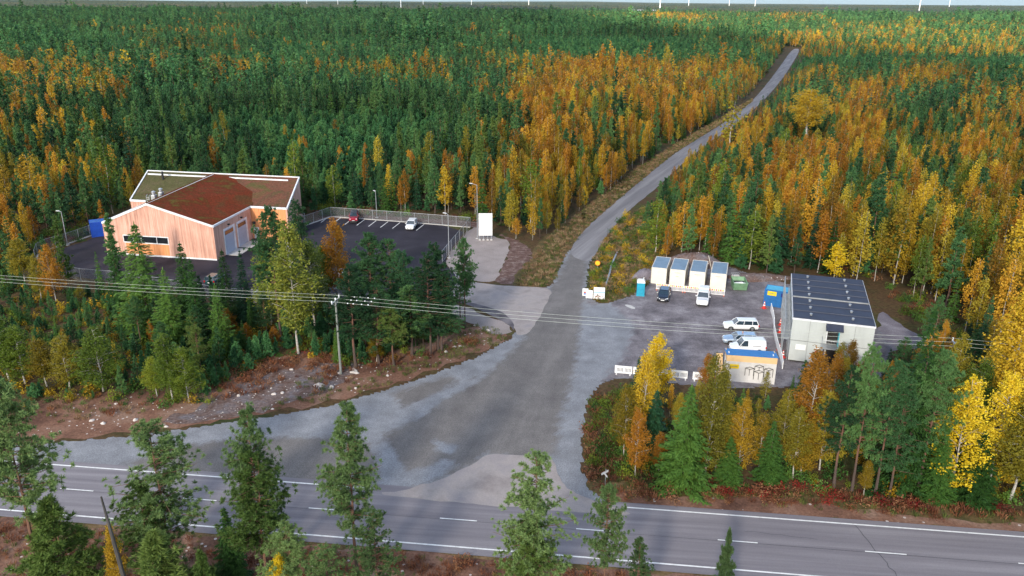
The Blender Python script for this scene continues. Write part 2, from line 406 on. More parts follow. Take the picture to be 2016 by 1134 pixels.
def blend_mat():
    m, n, l, p, out = new_mat('gravel and packed dirt')
    g = n.new("ShaderNodeNewGeometry"); vec = g.outputs["Position"]
    def streak(rot, a, b, scale, seed=0):
        mp = n.new("ShaderNodeMapping"); mp.vector_type = 'TEXTURE'; mp.inputs["Rotation"].default_value = (0, 0, rot); mp.inputs["Scale"].default_value = (a, b, 1); mp.inputs["Location"].default_value = (seed, seed, seed)
        l.new(vec, mp.inputs[0]); return noise(n, l, mp.outputs[0], scale, 7, .62, .3).outputs[0]
    fine = noise(n, l, vec, 7.0, 5, .75).outputs[0]; mid = noise(n, l, vec, .8, 6, .7).outputs[0]
    def tone(src, cols): r = ramp(n, cols, [.32 + .36 * i / (len(cols) - 1) for i in range(len(cols))]); l.new(src, r.inputs[0]); return r.outputs[0]
    blue = tone(noise(n, l, vec, .35, 7, .65).outputs[0], [(0.175, 0.178, 0.19), (0.215, 0.222, 0.238), (0.27, 0.278, 0.295)])
    dirt = mixc(n, l, .5, tone(streak(1.33, 12, 1.8, .6), [(0.115, 0.106, 0.105), (0.155, 0.145, 0.138), (0.205, 0.19, 0.18)]), tone(noise(n, l, vec, .3, 7, .7).outputs[0], [(0.11, 0.10, 0.10), (0.155, 0.145, 0.14), (0.22, 0.205, 0.195)]))
    yard = tone(noise(n, l, vec, .25, 8, .75, ).outputs[0], [(0.085, 0.078, 0.084), (0.175, 0.158, 0.168), (0.32, 0.30, 0.31)])
    def w(nm, sharp=2.2, amt=1.5):
        a = n.new("ShaderNodeAttribute"); a.attribute_name = nm
        v = math_n(n, l, 'ADD', a.outputs["Fac"], math_n(n, l, 'MULTIPLY', math_n(n, l, 'SUBTRACT', mid, .5), amt))
        v = math_n(n, l, 'ADD', v, math_n(n, l, 'MULTIPLY', math_n(n, l, 'SUBTRACT', streak(.9, 5, .5, 1.0, 3), .5), .9))
        mr = n.new("ShaderNodeMapRange"); mr.inputs[1].default_value = .5 - .5 / sharp; mr.inputs[2].default_value = .5 + .5 / sharp; l.new(v, mr.inputs[0]); return mr.outputs[0]
    c = mixc(n, l, w("yard"), blue, yard); c = mixc(n, l, w("dirt"), c, dirt)
    gr = ramp(n, [(.60,) * 3, (1.38,) * 3], [.3, .7]); l.new(fine, gr.inputs[0]); c2 = mixc(n, l, 1.0, c, gr.outputs[0], 'MULTIPLY')
    l.new(c2, p.inputs["Base Color"]); p.inputs["Roughness"].default_value = .95; p.inputs["Specular IOR Level"].default_value = .15
    b = n.new("ShaderNodeBump"); b.inputs["Strength"].default_value = .5; b.inputs["Distance"].default_value = .06; l.new(fine, b.inputs["Height"]); l.new(b.outputs[0], p.inputs["Normal"])
    return m
def gravel_field():
    J, Yd = gp(JUNC), gp(YARD); st = .4; xs = np.arange(-62, 62, st); ys = np.arange(55, 182, st); gx, gy = np.meshgrid(xs, ys)
    gx = gx + rng.uniform(-.13, .13, gx.shape); gy = gy + rng.uniform(-.13, .13, gy.shape)
    ins = in_poly(gx, gy, J) | in_poly(gx, gy, Yd); ok = ins[:-1, :-1] & ins[1:, :-1] & ins[:-1, 1:] & ins[1:, 1:]
    nc = gx.shape[1]; ii, jj = np.nonzero(ok); a = ii * nc + jj; F = np.stack([a, a + 1, a + nc + 1, a + nc], 1)
    used = np.unique(F); rm = np.full(gx.size, -1); rm[used] = np.arange(len(used)); F = rm[F]; x = gx.ravel()[used]; y = gy.ravel()[used]
    me = bpy.data.meshes.new("gravel_junction"); me.from_pydata(np.stack([x, y, np.full(x.shape, .014)], 1).tolist(), [], F.tolist())
    dd = np.maximum.reduce([poly_dist(x, y, gp(P)) for P in (DIRT, DIRT2, DIRT3)]); bl = np.maximum.reduce([poly_dist(x, y, gp(P)) for P in BLUE])
    dirt = np.minimum(np.clip(.5 + dd / 2.2, -.6, 1.3), np.clip(.5 - bl / 1.5, -.4, 2)); yd = np.minimum(np.clip(.5 + poly_dist(x, y, [G(*q).to_2d() for q in YARD[:-2]] + [G(1190, 752).to_2d(), G(1235, 690).to_2d(), G(1215, 625).to_2d()]) / 3, -.6, 1.4), np.clip(.5 - bl / 2, -.4, 2))
    for nm, v in (("dirt", dirt), ("yard", yd)): me.attributes.new(nm, 'FLOAT', 'POINT').data.foreach_set("value", v.astype(np.float32))
    me.materials.append(blend_mat()); me.update(); o = bpy.data.objects.new("gravel_junction", me); COL.objects.link(o); tag(o, None, None, None, 'structure')
gravel_field()
sheet('asphalt_apron', gp([(795, 966), (870, 945), (935, 912), (958, 893), (1060, 899), (1090, 905), (1098, 940), (1120, 965), (1165, 985), (1240, 1010), (1240, 1016), (1000, 1000), (800, 980), (740, 972)]), 0.044, M['asphalt_old'], 0.12, 0.6)
NORTH_L = [(1115, 500), (1153, 450), (1200, 408), (1252, 364), (1330, 300), (1420, 246), (1482, 200), (1528, 142), (1560, 96)]
NORTH_R = [(1577, 96), (1545, 150), (1505, 197), (1452, 243), (1362, 305), (1296, 368), (1228, 422), (1186, 475), (1163, 520)]
sheet('forest_road', gp(NORTH_L + NORTH_R), 0.030, M['gravel_road_north'], 0.12, 2.0)
sheet('drive', gp(DRIVE), 0.028, M['asphalt_old'], 0.1, 0.8)
M['asphalt_dusty'] = ground_mat('dusty dark asphalt', [(0.07, 0.065, 0.075), (0.12, 0.11, 0.12), (0.2, 0.18, 0.19)], 0.4, 8, 0.15)
sheet('drive_edge', gp([(880, 585), (930, 596), (985, 612), (1010, 632), (1014, 655), (1003, 640), (975, 626), (930, 603), (880, 590)]), 0.034, M['asphalt_dusty'], 0.05, 0.6)
CARPARK = [G(*p).to_2d() for p in [(95, 512), (120, 490), (180, 472), (215, 450)]] + [Vector((-72, 168)), Vector((-44, 162))] + [G(*p).to_2d() for p in [(604, 441), (655, 428), (925, 444), (868, 514), (905, 548), (880, 590), (790, 602), (690, 600), (440, 585), (225, 552), (160, 548), (80, 528)]]
sheet('car_park', CARPARK, 0.032, M['asphalt_black'], 0.08, 1.5, 1)
sheet('stone_dust_yard', gp([(925, 449), (945, 446), (975, 468), (1005, 474), (1000, 500), (985, 530), (975, 558), (905, 548), (876, 520), (885, 500)]), 0.016, M['sand'], 0.2, 0.7)
sheet('mulch_bank', gp([(975, 458), (1040, 480), (1052, 520), (1040, 545), (1015, 560), (972, 558), (985, 528), (1003, 495), (1006, 474)]), 0.012, M['mulch'], 0.4, 0.7)
sheet('back_verge', gp([(600, 442), (652, 420), (930, 436), (960, 440), (960, 452), (925, 446), (652, 430), (610, 446)]), 0.026, M['mulch'], 0.2, 0.7)
sheet('road_verge', gp([(1052, 480), (1110, 440), (1180, 385), (1235, 345), (1320, 292), (1400, 245), (1460, 205), (1470, 212), (1425, 248), (1334, 302), (1256, 366), (1204, 408), (1157, 452), (1116, 502), (1090, 562), (1040, 566), (1010, 560), (1040, 545)]), 0.008, M['verge'], 0.3, 1.5)
sheet('road_verge', gp([(1160, 590), (1163, 520), (1186, 475), (1228, 425), (1280, 400), (1330, 480), (1290, 520), (1275, 560), (1240, 585), (1190, 600)]), 0.010, M['verge'], 0.3, 1.0)
sheet('sand_bank', gp([(1000, 560), (1030, 525), (1060, 500), (1090, 490), (1075, 530), (1060, 565)]), 0.014, M['verge'], 0.5, 0.7)
sheet('soil_strip', gp([(20, 860), (60, 780), (250, 770), (430, 760), (520, 700), (640, 690), (800, 690), (900, 650), (960, 640), (1000, 655), (990, 672), (940, 696), (850, 730), (750, 765), (640, 795), (500, 818), (300, 850), (60, 870)]), 0.010, M['soil'], 0.5, 1.0)
sheet('crushed_stone', gp([(440, 770), (520, 735), (640, 712), (720, 716), (650, 770), (560, 800), (430, 826), (300, 838), (330, 822), (380, 806)]), 0.016, M['stony'], 0.7, 1.0)
sheet('crushed_stone', gp([(905, 600), (960, 622), (1005, 640), (1010, 655), (975, 660), (940, 640), (900, 632), (870, 600)]), 0.014, M['sand'], 0.3, 0.7)
sheet('soil_strip', gp([(1180, 965), (1300, 975), (1480, 975), (1640, 995), (1800, 1015), (2100, 1040), (2100, 1058), (1800, 1030), (1600, 1020), (1400, 1005), (1230, 993)]), 0.014, M['soil'], 0.4, 0.8)
sheet('near_soil', [RP(-60, NEAR - 1.3), RP(140, NEAR - 1.3), RP(140, NEAR - 12), RP(-60, NEAR - 12)], 0.012, M['soil'], 0.4, 1.0, 1)
sheet('path', gp([(1725, 600), (1800, 660), (1900, 700), (1890, 715), (1780, 680), (1740, 700)]), 0.010, M['gravel_yard'], 0.3, 1.0)
sheet('ditch_water', gp([(1213, 360), (1245, 362), (1240, 374), (1224, 378)]), 0.022, M['dark_water'], 0.2, 0.6)
sheet('ditch_water', gp([(1140, 420), (1178, 418), (1160, 434), (1148, 436)]), 0.022, M['dark_water'], 0.2, 0.6)
sheet('pale_patch', gp([(1228, 600), (1240, 600), (1252, 606), (1248, 609), (1236, 605)]), 0.024, M['concrete'], 0.05, 0.4)  # small pale matte patch lying on the gravel

# road markings: one object per continuous line, each dash a thing of the marking set
def line_obj(name, segs, z=0.052, wdt=0.14, mat='paint_line'):
    b = MB()
    for a, c in segs:
        a, c = Vector(a), Vector(c); d = (c - a).normalized(); q = Vector((-d.y, d.x)) * wdt / 2
        b.add([(a - q).to_3d() + Vector((0, 0, z)), (c - q).to_3d() + Vector((0, 0, z)), (c + q).to_3d() + Vector((0, 0, z)), (a + q).to_3d() + Vector((0, 0, z))], [(0, 1, 2, 3)])
    return tag(b.build(name, M[mat]), None, None, None, 'structure')
s_j0 = (G(740, 967).to_2d() - R0).dot(RD); s_j1 = (G(1235, 1006).to_2d() - R0).dot(RD)
line_obj('road_edge_marking', [(RP(-400, 0), RP(s_j0, 0))], wdt=0.17)
line_obj('road_edge_marking', [(RP(s_j1, 0), RP(400, 0))], wdt=0.17)
line_obj('road_edge_marking', [(RP(-400, NEAR), RP(400, NEAR))], wdt=0.17)
s_m = (G(865, 1024).to_2d() - R0).dot(RD)
line_obj('centre_line_marking', [(RP(s_m + k * 12 , NEAR / 2), RP(s_m + k * 12 + 3.3, NEAR / 2)) for k in range(-14, 18)], wdt=0.13)
line_obj('road_crack', [(RP(-300 + 0, NEAR / 2 - 0.12), RP(300, NEAR / 2 - 0.10))], z=0.048, wdt=0.035, mat='tar')
def wiggle(a, b, n=7, amp=0.2):
    a, b = Vector(a), Vector(b); d = b - a; q = Vector((-d.y, d.x)).normalized()
    P = [a.lerp(b, i / n) + q * random.uniform(-amp, amp) for i in range(n + 1)]
    return list(zip(P[:-1], P[1:]))
line_obj('road_crack', wiggle(RP(75.6, -0.1), RP(77.3, -7.0), 14, 0.18), z=0.0485, wdt=0.05, mat='tar')
line_obj('road_crack', wiggle(RP(66, -2.2), RP(72, -2.5), 8, 0.1), z=0.0485, wdt=0.03, mat='tar')

# ================================================================== buildings
def paint(name, rgb, rough=0.5, **k):
    if name not in M: M[name] = surf(name, rgb, rough, **k)
    return M[name]
def plank_mat(name, c0, c1, c2):
    m, n, l, p, out = new_mat(name)
    tc = n.new("ShaderNodeTexCoord"); mp = n.new("ShaderNodeMapping"); mp.inputs["Scale"].default_value = (2.6, 2.6, 0.10)
    l.new(tc.outputs["Object"], mp.inputs[0])
    t = noise(n, l, mp.outputs[0], 1.6, 7, 0.75)
    t2 = noise(n, l, tc.outputs["Object"], 0.22, 3, 0.5)
    f = math_n(n, l, 'ADD', math_n(n, l, 'MULTIPLY', t.outputs[0], 0.75), math_n(n, l, 'MULTIPLY', t2.outputs[0], 0.25))
    r = ramp(n, [c0, c1, c2], [0.36, 0.5, 0.64]); l.new(f, r.inputs[0]); l.new(r.outputs[0], p.inputs["Base Color"])
    p.inputs["Roughness"].default_value = 0.8; p.inputs["Specular IOR Level"].default_value = 0.2
    return m
M['cladding'] = plank_mat('larch cladding', (0.34, 0.17, 0.125), (0.60, 0.33, 0.245), (0.76, 0.50, 0.40))
M['cladding_orange'] = plank_mat('fresh larch cladding', (0.48, 0.18, 0.075), (0.70, 0.29, 0.12), (0.80, 0.38, 0.18))
def sedum(name, cols, sc):
    m, n, l, p, out = new_mat(name)
    tc = n.new("ShaderNodeTexCoord")
    t = noise(n, l, tc.outputs["Object"], sc, 8, 0.68, 0.6); r = ramp(n, cols, [0.36, 0.46, 0.54, 0.64]); l.new(t.outputs[0], r.inputs[0])
    t2 = noise(n, l, tc.outputs["Object"], 3.0, 6, 0.8); r2 = ramp(n, [(0.55,) * 3, (1.5,) * 3], [0.32, 0.68]); l.new(t2.outputs[0], r2.inputs[0])
    l.new(mixc(n, l, 1.0, r.outputs[0], r2.outputs[0], 'MULTIPLY'), p.inputs["Base Color"]); p.inputs["Roughness"].default_value = 1.0
    p.inputs["Specular IOR Level"].default_value = 0.05
    b = n.new("ShaderNodeBump"); b.inputs["Strength"].default_value = 0.6; b.inputs["Distance"].default_value = 0.1; l.new(t2.outputs[0], b.inputs["Height"]); l.new(b.outputs[0], p.inputs["Normal"])
    return m
M['sedum_red'] = sedum('red sedum roof', [(0.10, 0.075, 0.018), (0.11, 0.030, 0.012), (0.155, 0.032, 0.014), (0.10, 0.045, 0.018)], 0.20)
M['sedum_brown'] = sedum('brown green sedum roof', [(0.075, 0.07, 0.025), (0.12, 0.062, 0.038), (0.15, 0.062, 0.04), (0.09, 0.08, 0.03)], 0.16)
M['sedum_green'] = sedum('moss green sedum roof', [(0.10, 0.06, 0.04), (0.075, 0.075, 0.03), (0.095, 0.085, 0.04), (0.13, 0.085, 0.06)], 0.2)
paint('white_trim', (0.72, 0.73, 0.74), 0.45); paint('white_paint', (0.80, 0.80, 0.79), 0.4, var=0.05)
paint('galvanised', (0.45, 0.47, 0.49), 0.45, metal=0.6); paint('grey_steel', (0.38, 0.42, 0.46), 0.4, metal=0.3)
paint('black_metal', (0.02, 0.02, 0.022), 0.5); paint('dark_opening', (0.012, 0.010, 0.010), 0.6)
paint('door_blue_grey', (0.36, 0.42, 0.52), 0.45, var=0.05); paint('glass_dark', (0.015, 0.018, 0.022), 0.06, spec=0.8, var=0.02)
paint('rubber', (0.018, 0.018, 0.018), 0.8)

def ngon_obj(name, pts, mat, parent, th=None):
    """a plane face given thickness th along its normal"""
    pts = [Vector(p) for p in pts]
    nrm = (pts[1] - pts[0]).cross(pts[2] - pts[1]).normalized()
    b = MB(); n = len(pts); t = th or 0.1
    b.add(pts + [p - nrm * t for p in pts], [tuple(range(n)), tuple(range(2 * n - 1, n - 1, -1))] + [(i, n + i, n + (i + 1) % n, (i + 1) % n) for i in range(n)])
    return b.build(name, mat, parent)

def wooden_hall():
    O = Vector((-51.6, 133.0, 0))
    root = empty("wooden_hall", O, 0, "low hall clad in upright larch boards with a red sedum roof", "building")
    L = lambda x, y, z=0: Vector((x, y, z)) - O
    A = (-72.6, 136.7); B = (-51.6, 133.0); C = (-49.55, 146.95); FR = (-42.25, 145.75)
    AX, AZ = (-63.5, 135.12), 9.35
    RR = (-43.15, 159.4); RL = (-76.3, 165.4); FL = (-74.3, 151.7); RJ = (-60.87, 160.65); RZ = 9.0
    EZ = 6.0; LZ = 5.55
    # walls, one part per face so that each keeps its own boards
    ngon_obj("gable_wall", [L(*A), L(*B), L(*B, EZ), L(*AX, AZ), L(*A, LZ)], M['cladding'], root, 0.3)
    ngon_obj("side_wall", [L(*B), L(*C), L(*C, EZ), L(*B, EZ)], M['cladding'], root, 0.3)
    ngon_obj("wing_wall", [L(*C), L(*FR), L(*FR, EZ), L(*C, EZ)], M['cladding_orange'], root, 0.3)
    ngon_obj("end_wall", [L(*FR), L(*RR), L(*RR, RZ), L(*FR, EZ)], M['cladding'], root, 0.3)
    ngon_obj("rear_wall", [L(*RR), L(*RL), L(*RL, RZ), L(*RR, RZ)], M['cladding'], root, 0.3)
    ngon_obj("west_wall", [L(*RL), L(*FL), L(*FL, EZ), L(*RL, RZ)], M['cladding'], root, 0.3)
    A2 = (-71.0, 151.1)
    ngon_obj("west_wall", [L(*A2), L(*A), L(*A, LZ), L(*A2, LZ)], M['cladding'], root, 0.3)
    ngon_obj("front_wing_wall", [L(*FL), L(*A2), L(*A2, EZ), L(*FL, EZ)], M['cladding'], root, 0.3)
    # roofs
    def up(p, z): return L(p[0], p[1], z)
    r = ngon_obj("sedum_roof", [up(B, EZ + .22), up((C[0] + .15, C[1]), EZ + .22), up((-46.6, 159.9), EZ + .9), up(RJ, AZ + .12), up(AX, AZ + .22)], M['sedum_red'], root, 0.3)
    r = ngon_obj("sedum_roof", [up(AX, AZ + .2), up(RJ, AZ + .1), up((-70.3, 162), LZ + .3), up(A, LZ + .2)], M['sedum_brown'], root, 0.3)
    # wing roof in two fields, green on the far side of the ridge, brown on the near one
    mid = lambda z, s: (FL[0] + (FR[0] - FL[0]) * s, FL[1] + (FR[1] - FL[1]) * s)
    f = 0.36
    ngon_obj("sedum_roof", [up(FL, EZ + .2), up(mid(0, f), EZ + .2), up((RL[0] + (RR[0] - RL[0]) * f, RL[1] + (RR[1] - RL[1]) * f), RZ + .2), up(RL, RZ + .2)], M['sedum_green'], root, 0.3)
    ngon_obj("sedum_roof", [up(mid(0, f), EZ + .2), up(FR, EZ + .2), up(RR, RZ + .2), up((RL[0] + (RR[0] - RL[0]) * f, RL[1] + (RR[1] - RL[1]) * f), RZ + .2)], M['sedum_brown'], root, 0.3)
    # white verge and eaves trim
    def trim(name, a, b, wdt=0.12, hh=0.26):
        a, b = Vector(a), Vector(b); d = (b - a); Ln = d.length; d.normalize()
        s = d.cross(Vector((0, 0, 1))).normalized(); u = s.cross(d)
        vs = [a + d * x + s * y + u * z for x in (0, Ln) for (y, z) in ((-wdt, -hh), (wdt, -hh), (wdt, hh * .35), (-wdt, hh * .35))]
        return MB().add(vs, [(3, 2, 1, 0), (4, 5, 6, 7), (0, 1, 5, 4), (1, 2, 6, 5), (2, 3, 7, 6), (3, 0, 4, 7)]).build(name, M['white_trim'], root)
    o = 0.26
    for a, b in ((up(A, LZ + o), up(AX, AZ + o)), (up(AX, AZ + o), up(B, EZ + o)), (up(B, EZ + o), up(C, EZ + o)), (up(C, EZ + o), up(FR, EZ + o)),
                 (up(FR, EZ + o), up(RR, RZ + o)), (up(RR, RZ + o), up(RL, RZ + o)), (up(RL, RZ + o), up(FL, EZ + o)), (up(FL, EZ + o), up(A2, EZ + o)), (up(A2, LZ + o), up(A, LZ + o))):
        trim("white_fascia", a, b)
    trim("ridge_cap", up(AX, AZ + .3), up(RJ, AZ + .22), 0.24, 0.12)
    # snow rail along the rear ridge
    def lerp2(a, b, t): return (a[0] + (b[0] - a[0]) * t, a[1] + (b[1] - a[1]) * t)
    for s0, s1 in ((0.03, 0.44), (0.50, 0.95)):
        a = lerp2(RL, RR, s0); b = lerp2(RL, RR, s1)
        trim("snow_rail", up((a[0] - .25, a[1] - 1.7), RZ - .02), up((b[0] - .25, b[1] - 1.7), RZ - .02), 0.09, 0.2)
    # window band in the gable
    gd = (Vector(B) - Vector(A)); GW = gd.length; gd.normalize(); gn = Vector((gd.y, -gd.x))
    def gpnt(s, z, off=0.0): q = Vector(A) + gd * s + gn * off; return L(q.x, q.y, z)
    def panel(name, s0, s1, z0, z1, mat, off, th=0.06, par=root): return ngon_obj(name, [gpnt(s0, z0, off), gpnt(s1, z0, off), gpnt(s1, z1, off), gpnt(s0, z1, off)], mat, par, th)
    panel("recessed_cladding", 4.1, 12.4, 0.35, 2.35, M['cladding_orange'], 0.03, 0.04)
    wf = panel("window_frame", 3.7, 12.55, 2.35, 3.78, M['white_trim'], 0.06, 0.1)
    for s0, s1 in ((3.85, 5.6), (5.75, 7.15), (7.3, 10.2), (10.32, 12.4)): panel("window_pane", s0, s1, 2.55, 3.62, M['glass_dark'], 0.075, 0.03, wf)
    panel("plinth", 0.0, GW, 0.0, 0.3, M['white_trim'], 0.05, 0.08)
    # two garage doors and a small door in the side wall
    sd = (Vector(C) - Vector(B)); sd.normalize(); sn = Vector((sd.y, -sd.x))
    def spn(s, z, off=0.0): q = Vector(B) + sd * s + sn * off; return L(q.x, q.y, z)
    def spanel(name, s0, s1, z0, z1, mat, off, th, par=root): return ngon_obj(name, [spn(s0, z0, off), spn(s1, z0, off), spn(s1, z1, off), spn(s0, z1, off)], mat, par, th)
    for s0 in (3.5, 8.4):
        fr = spanel("door_surround", s0 - .25, s0 + 3.85, 0.05, 4.75, M['white_trim'], 0.08, 0.12)
        dr = spanel("garage_door", s0, s0 + 3.2, 0.1, 4.45, M['door_blue_grey'], 0.115, 0.04)
        spanel("door_glazing", s0 + .05, s0 + 3.1, 3.6, 4.3, M['glass_dark'], 0.14, 0.03, dr)
        b = MB()
        for k in range(1, 6):
            if k < 5:
                for i in range(1): b.add([spn(s0, .1 + k * .7, .13), spn(s0 + 3.2, .1 + k * .7, .13), spn(s0 + 3.2, .13 + k * .7, .13), spn(s0, .13 + k * .7, .13)], [(0, 1, 2, 3)])
        b.build("panel_groove", M['grey_steel'], dr)
        MB().box(-.18, .18, -.18, .18, 0, .22, Matrix.Translation(spn(s0 + 1.6, 5.1, 0.2))).build("wall_lamp", M['black_metal'], root)
        q = [spn(s0 - .3, 0.09, 0.1), spn(s0 + 3.9, 0.09, 0.1), spn(s0 + 3.9, 0.09, 2.5), spn(s0 - .3, 0.09, 2.5)]
        ngon_obj("concrete_ramp", q[::-1], M['concrete'], root, 0.08)
    wd = (Vector(FR) - Vector(C)).normalized(); wn = Vector((wd.y, -wd.x))
    def wpn(s, z, off=0.0): q = Vector(C) + wd * s + wn * off; return L(q.x, q.y, z)
    ngon_obj("side_door", [wpn(.35, .1, .06), wpn(1.35, .1, .06), wpn(1.35, 2.3, .06), wpn(.35, 2.3, .06)], M['white_trim'], root, 0.08)
    MB().box(-.25, .25, -.25, .2, 0, .4, Matrix.Translation(wpn(.6, 3.0, .2))).build("wall_lamp", M['black_metal'], root)
    # roof equipment
    for (px, py, w_, h_) in ((304, 394, .75, 1.4), (318, 388, .75, 1.4)):
        g = G(px, py, 6.9); q = L(g.x, g.y, 6.5); T = Matrix.Translation(q)
        vb = MB().box(-w_ / 2, w_ / 2, -.5, .5, 0, h_, T).build("ventilation_unit", M['galvanised'], root, bevel=.05)
        MB().tube(q + Vector((0, 0, h_)), q + Vector((0, 0, h_ + .55)), .32, .32, 12).tube(q + Vector((0, 0, h_ + .6)), q + Vector((0, 0, h_ + .78)), .42, .16, 12).build("cowl", M['galvanised'], vb)
    g = G(321, 352, 8.5); q = L(g.x, g.y, 8.3)
    ch = MB().tube(q, q + Vector((0, 0, 1.5)), .22, .22, 10).tube(q + Vector((0, 0, 1.5)), q + Vector((0, 0, 1.75)), .36, .1, 10).build("black_flue", M['black_metal'], root)
    g = G(293, 396, 6.2); q = L(g.x, g.y, 6.1); b = MB()
    for s in (-.3, .3): b.path([q + Vector((s, -.2, -.4)), q + Vector((s, -.2, 1.0)), q + Vector((s, .1, 1.3)), q + Vector((s, .5, 1.3)), q + Vector((s, .7, .9)), q + Vector((s, .7, .2))], .04)
    for k in range(3): b.tube(q + Vector((-.3, -.2, .1 + k * .35)), q + Vector((.3, -.2, .1 + k * .35)), .03)
    b.build("roof_ladder", M['galvanised'], root)
    # steel landing by the end wall
    g = G(585, 440, 0); b = MB()
    q = L(g.x, g.y)
    b.box(-1.6, 1.6, -.7, .7, .9, 1.0, Matrix.Translation(q))
    for x in (-1.5, 0, 1.5):
        for y in (-.65, .65): b.tube(q + Vector((x, y, 0)), q + Vector((x, y, 2.0)), .04)
    for y in (-.65, .65):
        for z in (1.5, 2.0): b.tube(q + Vector((-1.5, y, z)), q + Vector((1.5, y, z)), .035)
    b.build("entrance_landing", M['grey_steel'], root)
    b = MB(); g = G(209, 494); q = L(g.x, g.y)
    return root
wooden_hall()

M['membrane'] = surf('dark roof membrane', (0.032, 0.038, 0.062), 0.7, var=0.12, scale=0.6)
M['grey_panel'] = surf('pale grey wall panel', (0.46, 0.49, 0.475), 0.6, var=0.07, scale=0.7, stretch=(1, 1, .3))
M['joint_dark'] = surf('dark joint', (0.055, 0.062, 0.085), 0.6)
M['seam'] = surf('panel seam', (0.26, 0.27, 0.27), 0.6)
def grey_building():
    rz = math.atan2(-2.85, 9.0)
    root = empty("site_office_block", (35.15, 92.6, 0), rz, "two storey pale grey modular block with a dark ribbed roof", "building")
    W, D, H = 9.44, 17.9, 6.0
    MB().box(0, W, 0, D, 0.25, 2.95).build("lower_storey", M['grey_panel'], root)
    MB().box(-.04, W + .04, -.04, D + .04, 3.03, H - .22).build("upper_storey", M['grey_panel'], root)
    MB().box(.1, W - .1, .1, D - .1, 2.95, 3.03).box(.3, W - .3, .3, D - .3, 0, .25).build("floor_gap", M['dark_opening'], root)
    MB().box(-.1, W + .1, -.1, D + .1, H - .219, H).build("roof_edge", M['white_trim'], root)
    MB().box(-.02, W + .02, -.02, D + .02, H + .001, H + .08).build("roof_membrane", M['membrane'], root)
    for k in range(1, 7):
        y = D / 7 * k
        b = MB().box(0.02, W, y - .045, y + .045, H + .081, H + (.17 if k != 3 else .24)).build("roof_joint", M['seam' if k in (3,) else 'joint_dark'], root)
    for k in range(7):
        for x in (2.1, 7.0):
            y = D / 7 * (k + .5)
            MB().tube((x, y, H + .08), (x, y, H + .3), .14, .14, 10).tube((x, y, H + .3), (x, y, H + .36), .2, .12, 10).build("roof_vent", M['galvanised'], root)
    for x in (2.05, 4.35, 7.3): MB().box(x - .025, x + .025, -.062, -.042, 3.05, H - .25).build("panel_joint", M['seam'], root)
    for x in (2.05, 6.9): MB().box(x - .025, x + .025, -.022, -.002, .28, 2.9).build("panel_joint", M['seam'], root)
    # upper door, canopy, landing and stair
    dr = MB().box(4.2, 5.4, -.075, -.042, 3.1, 5.3).build("upper_doorway", M['dark_opening'], root)
    MB().box(5.4, 5.52, -.9, -.05, 3.1, 5.25).build("open_door", paint('teal door', (.05, .32, .38), .5), dr)
    MB().box(4.1, 4.19, -.1, -.04, 3.1, 5.35).box(5.53, 5.6, -.1, -.04, 3.1, 5.35).box(4.1, 5.6, -.1, -.04, 5.31, 5.4).build("door_frame", M['white_trim'], dr)
    MB().add([(3.9, -.05, 5.75), (5.9, -.05, 5.75), (5.9, -1.25, 5.3), (3.9, -1.25, 5.3), (3.9, -.05, 5.35), (5.9, -.05, 5.35), (5.9, -1.25, 5.2), (3.9, -1.25, 5.2)],
             [(0, 1, 2, 3), (7, 6, 5, 4), (0, 3, 7, 4), (1, 5, 6, 2), (3, 2, 6, 7), (0, 4, 5, 1)]).build("door_canopy", M['membrane'], root)
    MB().box(3.6, 6.1, -1.45, -.06, 2.85, 2.98).build("landing", M['galvanised'], root)
    b = MB()
    for x in np.arange(3.65, 6.1, .17): b.tube((x, -1.42, 2.98), (x, -1.42, 4.0), .016, n=4)
    b.tube((3.65, -1.42, 4.0), (6.1, -1.42, 4.0), .035).tube((3.65, -.1, 4.0), (3.65, -1.42, 4.0), .035)
    for y in (-.4, -.75, -1.1): b.tube((3.65, y, 2.98), (3.65, y, 4.0), .016, n=4)
    b.build("landing_railing", M['galvanised'], root)
    b = MB()
    for k in range(13):
        b.box(6.1 + k * .27, 6.4 + k * .27, -1.4, -.5, 2.72 - k * .215, 2.77 - k * .215)
    for y in (-1.42, -.5):
        b.tube((6.1, y, 2.75), (9.5, y, .1), .06); b.tube((6.1, y, 3.85), (9.5, y, 1.1), .03)
        for k in range(5): b.tube((6.2 + k * .8, y, 2.7 - k * .63), (6.2 + k * .8, y, 3.75 - k * .645), .02)
    b.build("stair_flight", M['galvanised'], root)
    for x in (3.65, 6.05): MB().tube((x, -1.4, 0), (x, -1.4, 2.85), .05).build("landing_post", M['galvanised'], root)
    dl = MB().box(4.3, 5.5, -.05, -.003, .3, 2.4).build("lower_doorway", M['dark_opening'], root)
    MB().box(3.9, 4.0, -1.2, -.01, .3, 2.4).build("open_door", paint('navy door', (.03, .06, .18), .5), dl)
    # boards on the lower wall
    MB().box(.7, 1.9, -.06, -.02, 1.8, 2.5).build("notice_board", M['white_paint'], root)
    s = MB().box(3.0, 3.55, -.06, -.02, 1.6, 2.4).build("notice_board", M['white_paint'], root)
    MB().box(3.04, 3.5, -.075, -.062, 1.66, 1.95).build("red_panel", paint('notice red', (.55, .06, .05), .6), s)
    # galvanised walkway and stair frame along the yard side
    b = MB()
    for y in np.arange(.3, D, 1.75):
        for x in (-.15, -.85): b.tube((x, y, 0), (x, y, 5.6 if x < -.5 else 4.1), .045, n=6)
        b.tube((-.15, y, 2.9), (-.85, y, 2.9), .04, n=6)
    for z in (2.95, 3.5, 4.0, 5.6): b.tube((-.85, .3, z), (-.85, D - .3, z), .03, n=6)
    for k in range(5): b.tube((-.85, 1 + k * 3.4, .1), (-.85, 3 + k * 3.4, 2.9), .03, n=6)
    b.build("walkway_frame", M['galvanised'], root)
